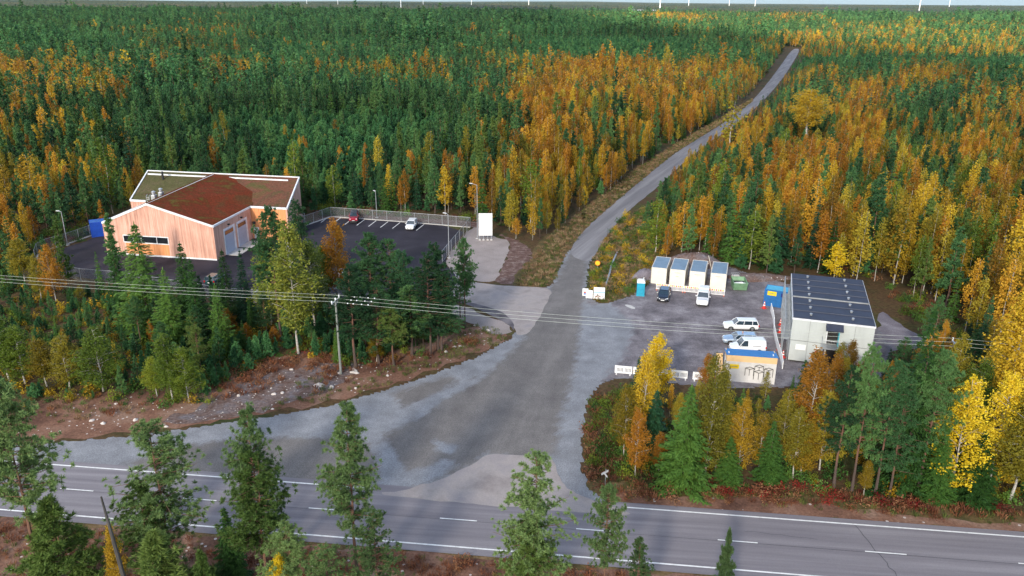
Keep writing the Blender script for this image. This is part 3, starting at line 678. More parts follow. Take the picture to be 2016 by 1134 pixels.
    MB().box(-.8, -.1, .3, D - .3, 2.86, 2.94).build("walkway_deck", M['seam'], root)
    for k in range(5):
        w_ = MB().box(-.075, -.042, 1.2 + k * 3.3, 2.3 + k * 3.3, 3.9, 5.1).build("window_pane", M['glass_dark'], root)
grey_building()

# ================================================================== containers, toilet, skip
def corrugated(b, x0, x1, y0, y1, z0, z1, axis, pitch=.28, d=.035, out=-1):
    """corrugated skin on plane; axis 'x' runs along x at y0, out = direction of the ribs"""
    n = int(((x1 - x0) if axis == 'x' else (y1 - y0)) / pitch)
    for k in range(n):
        a = (k + .15) * pitch; c = (k + .6) * pitch
        if axis == 'x': b.box(x0 + a, x0 + c, min(y0, y0 + out * d), max(y0, y0 + out * d), z0, z1)
        else: b.box(min(x0, x0 + out * d), max(x0, x0 + out * d), y0 + a, y0 + c, z0, z1)
    return b
paint('cream', (0.74, 0.69, 0.58), .5, var=.05, scale=.8); paint('roof_blue_grey', (0.20, 0.29, 0.38), .45, var=.1, scale=.7); paint('cream_frame', (0.66, 0.62, 0.54), .5)
paint('lettering_grey', (.16, .17, .2), .6)
def site_container(i, lx, ly, rz, label):
    root = empty("site_container", (lx, ly, 0), rz, label, "container", "cream site containers")
    W, D, H = 2.44, 6.2, 2.75
    MB().box(.03, W - .03, .03, D - .03, .12, H - .1).build("body", M['cream'], root)
    b = MB()
    for x in (0, W - .12):
        for y in (0, D - .12): b.box(x, x + .12, y, y + .12, 0, H)
    b.box(.12, W - .12, 0, .1, 0.02, .14).box(.12, W - .12, 0, .1, H - .14, H).box(.12, W - .12, D - .1, D, H - .14, H)
    b.box(0, .1, .12, D - .12, H - .14, H).box(W - .1, W, .12, D - .12, H - .14, H).box(0, .1, .12, D - .12, .02, .14).box(W - .1, W, .12, D - .12, .02, .14)
    b.build("frame", M['cream_frame'], root)
    rf = MB().box(.1, W - .1, .1, D - .1, H - .09, H - .04)
    for k in range(11): rf.box(.14 + k * .2, .22 + k * .2, .14, D - .14, H - .04, H - .005)
    rf.build("roof", M['roof_blue_grey'], root)
    if i: 
        b = MB()
        for k in range(8): b.box(.75 + k * .12, .83 + k * .12, .012, .025, 2.18, 2.26)
        b.build("name_strip", M['lettering_grey'], root)
    b = MB()
    for x in (.6, 1.2, 1.83): b.box(x - .012, x + .012, .014, .026, .2, H - .2)
    b.build("door_seam", M['cream_frame'], root)
    if i == 1:
        MB().box(.95, 1.45, .012, .024, 1.55, 1.65).build("notice", paint('soft green', (.35, .5, .3), .6), root)
    return root
rzc = math.atan2(-.70, 2.34)
for i, (x, y, lb) in enumerate(((22.49, 122.25, "cream site container at the row's road end, without a name strip"), (25.30, 121.35, "cream site container with a small green notice below its name strip"),
                              (28.28, 120.45, "cream site container third from the road, behind the white pickup's tail"), (31.40, 119.55, "cream site container at the green skip's end, flue rod rising behind it"))):
    site_container(i, x, y, rzc, lb)

def shipping(name, a, rz, W, D, H, mat, roofmat, label, ribs=True):
    root = empty(name, a, rz, label, "container")
    MB().box(.05, W - .05, .05, D - .05, .15, H - .05).build("body", mat, root)
    b = MB()
    for x in (0, W - .16):
        for y in (0, D - .16): b.box(x, x + .16, y, y + .16, 0, H)
    for y in (0, D - .12):
        for z in (.0, H - .15): b.box(.16, W - .16, y, y + .12, z, z + .15)
    for x in (0, W - .12):
        for z in (.0, H - .15): b.box(x, x + .12, .16, D - .16, z, z + .15)
    b.build("frame", mat, root)
    MB().box(.12, W - .12, .12, D - .12, H - .049, H - .02).build("roof", roofmat, root)
    if ribs:
        b = MB(); corrugated(b, .2, W - .2, .05, .05, .16, H - .16, 'x'); corrugated(b, .05, .05, .2, D - .2, .16, H - .16, 'y')
        b.build("corrugation", mat, root)
    return root
paint('blue_box', (0.015, 0.13, 0.36), .45, var=.12); paint('blue_box_roof', (0.09, 0.42, 0.62), .5, var=.08, scale=.6); paint('cobalt', (0.012, 0.07, 0.42), .45)
paint('cobalt_roof', (0.02, 0.12, 0.42), .5)
paint('sign_yellow', (0.78, 0.56, 0.01), .5, var=.04); paint('navy', (0.012, 0.02, 0.16), .5); paint('plywood', (0.70, 0.47, 0.24), .7, var=.06, scale=1.2); paint('tarp_blue', (0.008, 0.15, 0.42), .4, var=.05)
paint('grey_white', (0.62, 0.61, 0.60), .55, var=.09, scale=.6)
a, b_ = G(1502, 601), G(1553, 609)
bc = shipping("blue_container", a, math.atan2((b_ - a).y, (b_ - a).x), 5.6, 2.4, 2.6, M['blue_box'], M['blue_box_roof'], "bright blue container with a yellow plate, against the grey block")
sp = MB().box(.45, 1.75, -.03, .0, 1.75, 2.4).build("yellow_plate", M['sign_yellow'], bc)
b = MB()
for k in range(7): b.box(.62 + k * .14, .72 + k * .14, -.042, -.031, 2.02, 2.14)
b.build("plate_lettering", M['lettering_grey'], sp)
MB().box(2.4, 5.2, -.03, .0, 1.72, 2.3).build("navy_panel", M['navy'], bc)
a, b_ = G(181, 468), G(206, 465)
hb = shipping("blue_waste_container", a, math.atan2((b_ - a).y, (b_ - a).x), 6.0, 2.6, 2.9, M['cobalt'], M['cobalt_roof'], "cobalt blue container tucked behind the timber hall's gable corner")
MB().box(2.2, 3.0, -.03, 0, 1.8, 2.3).build("white_plate", M['white_paint'], hb)

# white container with plywood upstand, blue tarpaulin and cube drawing
a, b_ = G(1427, 750), G(1522, 757)
wc = shipping("white_container", a, math.atan2((b_ - a).y, (b_ - a).x), 5.75, 2.45, 2.65, M['grey_white'], M['grey_white'], "off white container with drawn cubes and a blue tarpaulin over plywood")
MB().box(-.02, 5.77, .02, .12, 2.651, 3.5).box(-.02, .08, .121, 2.4, 2.651, 3.3).box(5.67, 5.77, .121, 2.4, 2.651, 3.3).build("plywood_upstand", M['plywood'], wc)
tp = MB().add([(-.12, -.03, 3.52), (5.87, -.03, 3.52), (5.87, 2.5, 3.22), (-.12, 2.5, 3.22), (-.12, -.03, 3.46), (5.87, -.03, 3.46), (5.87, 2.5, 3.16), (-.12, 2.5, 3.16)],
         [(0, 1, 2, 3), (7, 6, 5, 4), (0, 4, 5, 1), (1, 5, 6, 2), (2, 6, 7, 3), (3, 7, 4, 0)]).build("tarpaulin", M['tarp_blue'], wc)
for x in (.15, 5.3): MB().add([(x, .5, 3.475), (x + .14, .5, 3.475), (x + .2, 1.3, 3.38), (x + .06, 1.3, 3.38), (x, .5, 3.49), (x + .14, .5, 3.49), (x + .2, 1.3, 3.395), (x + .06, 1.3, 3.395)],
         [(3, 2, 1, 0), (4, 5, 6, 7), (0, 1, 5, 4), (1, 2, 6, 5), (2, 3, 7, 6), (3, 0, 4, 7)]).build("reflective_strip", M['white_paint'], tp)
yp = MB().box(.4, 1.45, -.03, -.0, 1.75, 2.3).build("yellow_plate", M['sign_yellow'], wc)
b = MB()
for k in range(6): b.box(.58 + k * .12, .66 + k * .12, -.042, -.031, 1.97, 2.08)
b.build("plate_lettering", M['lettering_grey'], yp)
# the cube drawing as thin bars: pixel-free, in metres on the long side
def seg(b, p, q, t=.028):
    p, q = Vector(p), Vector(q); d = (q - p).normalized(); s = Vector((-d.y, d.x)) * t
    pts = [p - s, q - s, q + s, p + s]
    b.add([(u.x, -.035, u.y) for u in pts] + [(u.x, -.0, u.y) for u in pts], [(0, 1, 2, 3), (7, 6, 5, 4), (0, 4, 5, 1), (1, 5, 6, 2), (2, 6, 7, 3), (3, 7, 4, 0)])
def cube_lines(cx, top, w_, d_, h_, bottom_v=False):
    b = MB()
    t, l, r, m = (cx, top), (cx - w_, top - d_), (cx + w_, top - d_), (cx, top - 2 * d_)
    for p, q in ((t, l), (t, r), (l, m), (r, m)): seg(b, p, q)
    seg(b, l, (l[0], l[1] - h_)); seg(b, r, (r[0], r[1] - h_)); seg(b, m, (m[0], m[1] - h_ * .8))
    if bottom_v: seg(b, (l[0], l[1] - h_), (cx, m[1] - h_ * .62)) ; seg(b, (r[0], r[1] - h_), (cx, m[1] - h_ * .62))
    return b.build("drawn_cube", M['black_metal'], wc)
cube_lines(2.72, 2.08, .5, .16, 1.0); cube_lines(3.80, 2.42, .5, .16, .55); cube_lines(4.92, 2.12, .5, .16, 1.05); cube_lines(3.82, 1.72, .56, .18, 1.05)
tb = empty("timber_hoarding", G(1418, 745), 0.1, "raw plywood hoarding leaning beside the tarpaulin-topped container", "hoarding")
MB().box(-.5, .3, 0, .05, .0, 3.1, Matrix.Rotation(-.25, 4, 'X')).build("board", M['plywood'], tb)
MB().box(-.4, -.3, .06, .14, 0, 3.0, Matrix.Rotation(-.25, 4, 'X')).box(.1, .2, .06, .14, 0, 3.0, Matrix.Rotation(-.25, 4, 'X')).build("batten", M['plywood'], tb)

# portable toilet
pt = empty("portable_toilet", G(1253, 583), math.radians(-8), "turquoise portable toilet with a white roof at the yard's edge", "toilet")
paint('turquoise', (0.015, 0.34, 0.48), .45, var=.06)
MB().box(0, 1.2, 0, 1.25, .05, 2.15).box(-.03, 1.23, -.03, 1.28, 0, .12).build("cabin", M['turquoise'], pt, bevel=.03)
MB().box(.12, 1.08, -.045, -.002, .16, 2.05).build("door", paint('turquoise door', (.02, .30, .44), .45), pt)
MB().box(-.03, 1.23, -.05, 1.3, 2.151, 2.3).add([(-.03, -.05, 2.3), (1.23, -.05, 2.3), (1.23, 1.3, 2.3), (-.03, 1.3, 2.3), (.2, .2, 2.55), (1.0, .2, 2.55), (1.0, 1.05, 2.55), (.2, 1.05, 2.55)],
        [(0, 1, 5, 4), (1, 2, 6, 5), (2, 3, 7, 6), (3, 0, 4, 7), (4, 5, 6, 7)]).build("roof", M['white_paint'], pt)
MB().tube((1.0, 1.1, 2.3), (1.0, 1.1, 2.75), .06).build("vent_pipe", M['white_paint'], pt)

# green skip
paint('skip_green', (0.16, 0.30, 0.17), .6, var=.15)
sk = empty("waste_skip", G(1470, 573), math.radians(84), "pale green open-ended skip with rubbish beside the last cream container", "skip")
L_, W_ = 3.0, 2.1
prof = [(-.5, 1.35), (0, 0.1), (2.4, .1), (2.9, 1.35)]
b = MB()
for y in (0, W_ - .05):
    b.add([(x, y, z) for x, z in prof] + [(x, y + .05, z) for x, z in prof], [(0, 1, 2, 3), (7, 6, 5, 4), (0, 4, 5, 1), (1, 5, 6, 2), (2, 6, 7, 3), (3, 7, 4, 0)])
for (x0, z0), (x1, z1) in zip(prof[:-1], prof[1:]):
    b.add([(x0, .05, z0), (x1, .05, z1), (x1, W_ - .05, z1), (x0, W_ - .05, z0), (x0, .05, z0 + .06), (x1, .05, z1 + .06), (x1, W_ - .05, z1 + .06), (x0, W_ - .05, z0 + .06)], [(3, 2, 1, 0), (4, 5, 6, 7), (0, 1, 5, 4), (1, 2, 6, 5), (2, 3, 7, 6), (3, 0, 4, 7)])
b.build("tub", M['skip_green'], sk)
b = MB().tube((-.5, -.02, 1.37), (2.9, -.02, 1.37), .05).tube((-.5, W_ + .02, 1.37), (2.9, W_ + .02, 1.37), .05).tube((-.5, -.02, 1.37), (-.5, W_, 1.37), .05).tube((2.9, 0, 1.37), (2.9, W_, 1.37), .05)
b.build("rim", M['skip_green'], sk)
for x in (.3, 1.2, 2.1):
    MB().box(x, x + .1, -.08, -.001, .15, 1.3).build("side_rib", M['skip_green'], sk)
MB().add([(-.2, .1, .9), (1.1, .1, 1.0), (1.1, W_ - .1, 1.0), (-.2, W_ - .1, .9), (.5, .8, 1.35)], [(0, 1, 4), (1, 2, 4), (2, 3, 4), (3, 0, 4)]).build("rubbish", M['white_paint'], sk)
MB().box(1.15, 2.7, .12, W_ - .12, .7, .8).build("dark_load", M['dark_opening'], sk)
pl = empty("pallet_cage", G(1443, 551), .2, "small grey wire crate standing behind the green skip", "crate")
b = MB()
for z in (0.1, .5, .9): b.box(0, 1.2, 0, .05, z, z + .06).box(0, 1.2, .75, .8, z, z + .06).box(0, .05, .05, .75, z, z + .06).box(1.15, 1.2, .05, .75, z, z + .06)
for x in (0, .4, .8, 1.15): b.box(x, x + .05, -.01, .0, 0, 1.0).box(x, x + .05, .8, .81, 0, 1.0)
b.build("cage", M['galvanised'], pl)
MB().box(.1, 1.1, .1, .7, .1, .75).build("contents", M['grey_white'], pl)

# ================================================================== barriers
paint('signal_orange', (0.75, 0.13, 0.02), .5); paint('signal_yellow', (0.80, 0.50, 0.02), .5); paint('cone_red', (0.62, 0.03, 0.02), .5)
def orange_barrier(p, q, label):
    d = q - p; Ln = d.length
    root = empty("works_barrier", p, math.atan2(d.y, d.x), label, "barrier", "works barriers with a chequered top board")
    MB().box(0, Ln, -.03, .03, .72, 1.05).build("top_board", M['white_paint'], root)
    n = 7
    for k in range(n):
        x = .1 + (Ln - .2) * k / n
        MB().box(x, x + (Ln - .2) / n * .62, -.045, -.031, .77, 1.0).build("warning_square", M['signal_orange' if k % 2 else 'signal_yellow'], root)
    b = MB().box(0, Ln, -.03, .03, .12, .2)
    for x in np.arange(.05, Ln, .19): b.box(x, x + .09, -.02, .02, .2, .72)
    b.build("slatted_panel", M['white_paint'], root)
    for x in (.1, Ln - .2): MB().box(x, x + .12, -.35, .35, 0, .1).build("foot", M['signal_orange'], root)
def at_line(p, q, t): return p.lerp(q, t)
P0, P1 = G(1291, 570), G(1428, 583)
T_ = [(0, .195, "chequered barrier behind the black hatchback's bonnet, nearest the toilet"), (.20, .405, "chequered barrier between the black hatchback and the next board"), (.41, .62, "chequered barrier just beside the white pickup on the hatchback side"), (.76, .99, "chequered barrier between the white pickup and the green skip")]
for t0, t1, lb in T_: orange_barrier(at_line(P0, P1, t0), at_line(P0, P1, t1), lb)
def white_barrier(p, q, label):
    d = q - p; Ln = d.length
    root = empty("plastic_barrier", p, math.atan2(d.y, d.x), label, "barrier", "white plastic barriers behind the birches")
    b = MB().box(0, Ln, -.025, .025, .82, 1.1).box(0, Ln, -.025, .025, .1, .3)
    n = 13
    for k in range(n):
        x = Ln * k / n; b.box(x, x + Ln / n * (.55 if k not in (0, 6, 12) else .99), -.02, .02, .3, .82)
    b.build("panel", M['white_paint'], root)
    for x in (.15, Ln - .3): MB().box(x, x + .16, -.4, .4, 0, .1).build("foot", M['grey_white'], root)
for x0, y0, x1, y1, lb in ((1210, 735, 1244, 738, "white slotted barrier at the junction end of its row"), (1246, 738, 1279, 741, "white slotted barrier partly behind the bright yellow birch"), (1281, 741, 1314, 744, "white slotted barrier mostly hidden by the bright yellow birch"),
                           (1321, 744, 1353, 747, "white slotted barrier standing clear between two birches"), (1363, 748, 1398, 751, "white slotted barrier nearest the container with drawn cubes")):
    white_barrier(G(x0, y0), G(x1, y1), lb)
nf = empty("site_fence", G(1517, 607), 0, "wavering white fence of low panels between yard and grey block", "fence")
pts = [G(*p) for p in ((1517, 612), (1521, 626), (1523, 640), (1523, 655), (1526, 670), (1529, 684), (1533, 698), (1537, 710), (1540, 728))]
o0 = G(1517, 607)
for k, (a, c) in enumerate(zip(pts[:-1], pts[1:])):
    a, c = a - o0, c - o0
    up_ = Vector((0, 0, 1)); b = MB()
    s = (c - a).cross(up_).normalized() * .05
    for z0, z1 in ((.1, .55), (.62, 1.12)):
        b.add([a - s + up_ * z0, c - s + up_ * z0, c + s + up_ * z0, a + s + up_ * z0, a - s + up_ * z1, c - s + up_ * z1, c + s + up_ * z1, a + s + up_ * z1], [(3, 2, 1, 0), (4, 5, 6, 7), (0, 1, 5, 4), (1, 2, 6, 5), (2, 3, 7, 6), (3, 0, 4, 7)])
    b.tube(a, a + up_ * 1.2, .05, n=6)
    b.build("fence_panel", M['white_paint'], nf)
def cone(p, label, s=1.0):
    root = empty("traffic_cone", p, random.uniform(0, 1), label, "cone", "red and white traffic cones")
    MB().box(-.22 * s, .22 * s, -.22 * s, .22 * s, 0, .04 * s).tube((0, 0, .04 * s), (0, 0, .3 * s), .16 * s, .115 * s, 12).tube((0, 0, .42 * s), (0, 0, .54 * s), .092 * s, .07 * s, 12).tube((0, 0, .66 * s), (0, 0, .76 * s), .045 * s, .03 * s, 12).build("body", M['cone_red'], root)
    MB().tube((0, 0, .3 * s), (0, 0, .42 * s), .117 * s, .094 * s, 12).tube((0, 0, .54 * s), (0, 0, .66 * s), .072 * s, .047 * s, 12).build("white_band", M['white_paint'], root)
for px, py, s, lb in ((1504, 607, 1.5, "tall red and white cone in front of the blue container"), (1536, 640, 1.3, "red and white cone farthest along the grey block's wall"), (1538, 647, 1.3, "red cone beside a blue container-side post of the grey block"),
                      (1535, 655, 1.2, "red and white cone in the middle of the wall-side cluster"), (1534, 690, 1.3, "red and white cone between white fence and grey block"), (1541, 704, 1.4, "red cone nearest the grey block's front corner")):
    cone(G(px, py), lb, s)

# ================================================================== signs
sb = empty("sign_board", G(956, 471), math.radians(2), "tall blank white sign board on a steel stand beside the fenced car park", "sign")
MB().box(-1.3, 1.3, -.06, .06, .75, 5.1).build("board", M['white_paint'], sb)
b = MB()
for k in range(9):
    y = 4.7 - k * .42
    for j in range(random.randint(2, 4)): 
        x = -1.05 + j * .5; b.box(x, x + .32, -.068, -.061, y, y + .03)
b.build("faint_print", paint('faint print', (.62, .63, .66), .6), sb)
b = MB()
for x in (-1.1, -.4, .4, 1.1): b.tube((x, .1, 0), (x, .1, 4.9), .05).tube((x, .1, 3.0), (x, 1.6, 0), .04)
b.build("stand", M['grey_steel'], sb)
for k, x in enumerate((-1.1, -.4, .4, 1.1)): 
    MB().box(x - .2, x + .2, -.9, -.6, 0, .22).build("ballast_block", M['concrete'], sb)
s1 = empty("site_sign", G(1179, 592), math.radians(-7), "white site board with a blue band and faint rows, at the yard entrance", "sign")
MB().box(-.85, .85, -.03, .03, .25, 2.15).build("board", M['white_paint'], s1)
MB().box(-.83, .83, -.045, -.031, 1.3, 1.42).build("blue_band", paint('band blue', (.15, .4, .62), .6), s1)
b = MB()
for k in range(9): b.box(-.5 + k * .12, -.43 + k * .12, -.045, -.031, 1.72, 1.82)
b.build("heading_print", M['lettering_grey'], s1)
for k in range(4): MB().box(-.6 + k * .34, -.42 + k * .34, -.045, -.031, .62, .78).build("pink_pictogram", paint('pictogram pink', (.75, .35, .36), .6), s1)
b = MB()
for x in (-.7, .7): b.tube((x, .06, 0), (x, .06, 2.1), .04).tube((x, .06, 1.5), (x, .9, 0), .03)
b.build("leg_frame", M['galvanised'], s1)
s2 = empty("site_sign", G(1160, 590), math.radians(-10), "plain white board standing in front of a smaller one with a red and blue square", "sign")
MB().box(-.55, .5, -.03, .03, .25, 1.55).build("board", M['white_paint'], s2)
b = MB()
for x in (-.45, .4): b.tube((x, .06, 0), (x, .06, 1.5), .04).tube((x, .06, 1.1), (x, .7, 0), .03)
b.build("leg_frame", M['galvanised'], s2)
s3 = empty("site_sign", G(1152, 586), math.radians(-4), "small white board with a red and blue square beside the forest road", "sign")
MB().box(-.45, .45, -.03, .03, .3, 1.5).build("board", M['white_paint'], s3)
MB().box(-.2, .25, -.045, -.031, .75, 1.0).build("red_square", paint('notice red', (.6, .05, .1), .6), s3)
MB().box(-.2, .25, -.045, -.031, .5, .74).build("blue_square", paint('square blue', (.05, .2, .6), .6), s3)
b = MB()
for x in (-.35, .35): b.tube((x, .06, 0), (x, .06, 1.45), .04)
b.build("leg_frame", M['galvanised'], s3)
rs = empty("round_warning_sign", G(1176, 531), math.radians(-10), "round yellow warning disc with a red rim beside the forest road", "sign")
MB().tube((0, 0, 0), (0, 0, 1.5), .035).build("post", M['galvanised'], rs)
MB().tube((0, -.02, 1.2), (0, -.05, 1.2), .46, .46, 20).build("red_rim", M['signal_orange'], rs)
MB().tube((0, -.051, 1.2), (0, -.07, 1.2), .38, .38, 20).build("yellow_disc", M['signal_yellow'], rs)
ns = empty("road_name_sign", G(1191, 962), math.radians(40), "small grey finger sign on a thin post at the junction verge", "sign"); ns.scale = (.65, .65, .85)
MB().tube((0, 0, 0), (0, 0, 2.5), .04).build("post", M['galvanised'], ns)
MB().box(-.9, .5, -.03, -.005, 2.0, 2.28).build("finger_board", M['grey_white'], ns)
MB().box(-.6, .6, .01, .035, 1.65, 1.9, Matrix.Rotation(1.2, 4, 'Z')).build("finger_board", M['grey_white'], ns)
# mottled print panels by the car park
M['mottled'] = surf('mottled snow print', (.5, .56, .68), .6, col2=(.02, .03, .06), scale=2.5, var=.5)
mp_ = empty("mottled_board", G(652, 575), math.radians(0), "blue grey mottled board behind the power pole's top", "sign")
MB().box(-1.0, .9, -.05, .05, .5, 3.2).build("board", M['mottled'], mp_)
MB().tube((-.8, .1, 0), (-.8, .1, 3.2), .06).tube((.7, .1, 0), (.7, .1, 3.2), .06).build("leg_frame", M['black_metal'], mp_)
mp2 = empty("mottled_board", G(672, 550), math.radians(-30), "smaller mottled board partly hidden by a spruce near the power pole", "sign")
MB().box(-.5, .7, -.05, .05, .4, 1.9).build("board", M['mottled'], mp2)
MB().tube((0, .1, 0), (0, .1, 1.8), .06).build("leg_frame", M['black_metal'], mp2)

# ================================================================== lamps, power line, turbines
def lamp(px, py, h, label, arm=0.9, rz=2.2):
    root = empty("street_lamp", G(px, py), rz, label, "street lamp", "galvanised lamp posts round the car park")
    MB().tube((0, 0, 0), (0, 0, h), .09, .055, 8).tube((0, 0, h - .05), (arm, 0, h + .12), .045, .04, 6).build("post", M['galvanised'], root)
    MB().box(arm - .1, arm + .55, -.14, .14, h + .06, h + .18).build("lamp_head", M['grey_white'], root, bevel=.03)
    MB().box(-.25, .25, -.25, .25, 0, .12).build("base", M['concrete'], root)
lamp(940, 470, 10.5, "tallest lamp post, beside the white sign board", 1.1, 2.6)
lamp(884, 508, 8.0, "lamp post inside the car park's near fence", .5, 2.6)
lamp(742, 429, 5.6, "lamp post by the back fence between red and white cars", .3, 2.2)
lamp(133, 483, 6.4, "lamp post by the kerb beyond the hall's gable", .5, 2.9)

paint('pole_wood', (.20, .21, .19), .9, var=.2, stretch=(4, 4, .4)); paint('wire', (.50, .54, .47), .6); paint('ceramic', (.75, .78, .80), .3)
LP = [Vector((-66.9, 98.0, 0)), Vector((-20.84, 88.2, 0)), Vector((54.4, 75.0, 0)), Vector((100, 66.6, 0))]
LP = [LP[1] + (LP[1] - Vector((46.2, 76.2, 0))) * 1.15, LP[1], Vector((46.2, 76.2, 0)), Vector((46.2, 76.2, 0)) + (Vector((46.2, 76.2, 0)) - LP[1]) * 1.1]
PD = (LP[2] - LP[1]).normalized(); PN = Vector((-PD.y, PD.x, 0))
PH = 9.9
def pole(p, label):
    root = empty("power_pole", p, math.atan2(PD.y, PD.x), label, "power pole")
    MB().tube((0, 0, 0), (.0, 0, PH - .2), .16, .11, 10).build("pole", M['pole_wood'], root)
    MB().box(-.06, .06, -1.15, 1.15, PH - .38, PH - .26).tube((0, -.75, PH - .4), (0, 0, PH - 1.2), .03).tube((0, .75, PH - .4), (0, 0, PH - 1.2), .03).build("cross_arm", M['galvanised'], root)
    for y in (-1.1, 0, 1.1):
        MB().tube((0, y, PH - .26), (0, y, PH - .02), .07, .1, 8).tube((0, y, PH - .02), (0, y, PH + .06), .1, .04, 8).build("insulator", M['ceramic'], root)
pole(LP[1], "weathered power pole with three insulators above the stony strip")
pole(LP[2], "weathered power pole with three insulators among birches beyond the grey block")
for y in (-1.1, 0, 1.1):
    b = MB()
    for a, c in zip(LP[:-1], LP[1:]):
        n = 22; P = []
        for i in range(n + 1):
            t = i / n; q = a.lerp(c, t) + PN * y; q.z = PH - .02 - 4 * .55 * t * (1 - t); P.append(q)
        b.path(P, .013, 4)
    o = b.build("power_line", M['wire'])
    tag(o, {-1.1: "overhead wire nearest the main road", 0: "middle overhead wire of the three", 1.1: "overhead wire nearest the timber hall"}[y] + ", strung between the poles", "power line", "overhead wires on the poles")
    b = MB()
    for s in (1.9, 2.6, 3.6, 4.4):
        q = LP[1] + PD * s + PN * y + Vector((0, 0, PH - .1)); b.tube(q, q + PD * .12, .07, .07, 6)
    b.build("line_damper", M['ceramic'], o)

paint('turbine_white', (.80, .81, .82), .5)
def turbine(px, dist, label, hub=135):
    d = CAM_M @ Vector(((px - 1008) / FPX, -(5 - 567) / FPX, -1.0)); d.z = 0; d.normalize()
    root = empty("wind_turbine", d * dist, random.uniform(-.4, .4), label, "wind turbine", "white wind turbines on the horizon")
    MB().tube((0, 0, 0), (0, 0, hub), 1.9, 1.2, 12).build("tower", M['turbine_white'], root)
    MB().box(-2, 2, -3, 7, hub, hub + 4).build("nacelle", M['turbine_white'], root)
    a0 = random.uniform(0, 2)
    for k in range(3):
        a = a0 + k * 2.094; e = Vector((math.sin(a), 0, math.cos(a))); s = Vector((math.cos(a), 0, -math.sin(a)))
        c = Vector((0, -4, hub + 2)); r = []
        for f, w_ in ((0, 1.2), (.12, 2.4), (.5, 1.6), (1, .3)):
            q = c + e * 62 * f; r.append([q - s * w_, q + Vector((0, -.4, 0)), q + s * w_, q + Vector((0, .4, 0))])
        MB().loft(r).build("blade", M['turbine_white'], root)
for px, dist, lb in ((604, 6500, "faint turbine tower first of the cluster beyond the dark spruces"), (665, 6200, "faint turbine tower second from the hall's side of the horizon"), (789, 4200, "clear white turbine tower on the horizon above the car park"), (833, 6400, "faint turbine tower just beside the clear one above the car park"),
                     (928, 6900, "faint turbine tower above the tall white sign board"), (1041, 6500, "faint turbine tower above the dirt junction"), (1300, 3300, "thickest white turbine tower, above the farm roofs on the horizon"), (1356, 6600, "faint turbine tower next to the thickest one"),
                     (1487, 6300, "faint turbine tower above the upper bend of the forest road"), (1436, 7000, "faintest turbine tower between two others near the road's end"), (1812, 4100, "clear white turbine tower above the yellow birches"), (1870, 7200, "faint turbine tower last in the row beyond the yellow birches")):
    turbine(px, dist, lb)
d = G(1268, 26)
fm = empty("farm_hall", (d.x, d.y, 0), -.2, "long low white farm hall on the horizon under the thickest turbine", "building")
MB().box(-50, 50, 0, 20, 0, 9).build("wall", M['white_paint'], fm)
MB().add([(-52, -2, 9), (52, -2, 9), (52, 22, 9), (-52, 22, 9), (-52, 10, 13), (52, 10, 13)], [(0, 1, 5, 4), (2, 3, 4, 5), (0, 4, 3), (1, 2, 5)]).build("roof", paint('grey roof', (.35, .35, .38), .6), fm)

# ================================================================== fences
def mesh_mat():
    m, n, l, p, out = new_mat('woven wire netting')
    p.inputs["Base Color"].default_value = (.20, .22, .24, 1); p.inputs["Metallic"].default_value = .3; p.inputs["Roughness"].default_value = .5
    tc = n.new("ShaderNodeTexCoord"); w1 = n.new("ShaderNodeTexWave"); w2 = n.new("ShaderNodeTexWave")
    outs = []
    for w_, sgn in ((w1, 1), (w2, -1)):
        mp = n.new("ShaderNodeMapping"); mp.inputs["Rotation"].default_value = (0, math.radians(45 * sgn), 0)
        l.new(tc.outputs["Object"], mp.inputs[0]); l.new(mp.outputs[0], w_.inputs["Vector"]); w_.wave_type = 'BANDS'; w_.bands_direction = 'X'; w_.inputs["Scale"].default_value = 6.0
        outs.append(math_n(n, l, 'GREATER_THAN', w_.outputs["Fac"], .93))
    f = math_n(n, l, 'MAXIMUM', outs[0], outs[1])
    tr = n.new("ShaderNodeBsdfTransparent"); mx = n.new("ShaderNodeMixShader"); l.new(f, mx.inputs[0]); l.new(tr.outputs[0], mx.inputs[1]); l.new(p.outputs[0], mx.inputs[2]); l.new(mx.outputs[0], out.inputs[0])
    return m
M['netting'] = mesh_mat()
def chain_fence(P, label, h=2.1, kerb=True):
    P = [p.copy() for p in P]; O = P[0].copy()
    root = empty("chain_link_fence", O, 0, label, "fence")
    up_ = Vector((0, 0, 1))
    for a, c in zip(P[:-1], P[1:]):
        L_ = (c - a).length; n = max(1, round(L_ / 3.0))
        for k in range(n + (1 if c is P[-1] else 0)):
            q = a.lerp(c, k / n) - O
            MB().tube(q, q + up_ * (h + .05), .045, n=6).build("post", M['galvanised'], root)
        ra = MB().tube(a - O + up_ * h, c - O + up_ * h, .025, n=5).tube(a - O + up_ * .08, c - O + up_ * .08, .015, n=4).build("rail", M['galvanised'], root)
        dd = (c - a); e = add_mesh("netting", [(0, 0, .08), (L_, 0, .08), (L_, 0, h), (0, 0, h)], [(0, 1, 2, 3)], M['netting'], root)
        e.location = a - O; e.rotation_euler = (0, 0, math.atan2(dd.y, dd.x))
        if kerb:
            s = dd.normalized().cross(up_) * .15
            q = [a - O - s, c - O - s, c - O + s, a - O + s]
            MB().add([v + up_ * .0 for v in q] + [v + up_ * .14 for v in q], [(3, 2, 1, 0), (4, 5, 6, 7), (0, 1, 5, 4), (1, 2, 6, 5), (2, 3, 7, 6), (3, 0, 4, 7)]).build("kerb_strip", M['concrete'], root)
    return root
chain_fence([G(600, 445), G(652, 427)], "short run of chain link fence beside the hall's end wall")
chain_fence([G(652, 427), G(790, 437), G(926, 448)], "chain link fence behind the parked red and white cars")
chain_fence([G(926, 448), G(905, 474), G(871, 516)], "chain link fence between the car park and the stone dust yard", kerb=False)
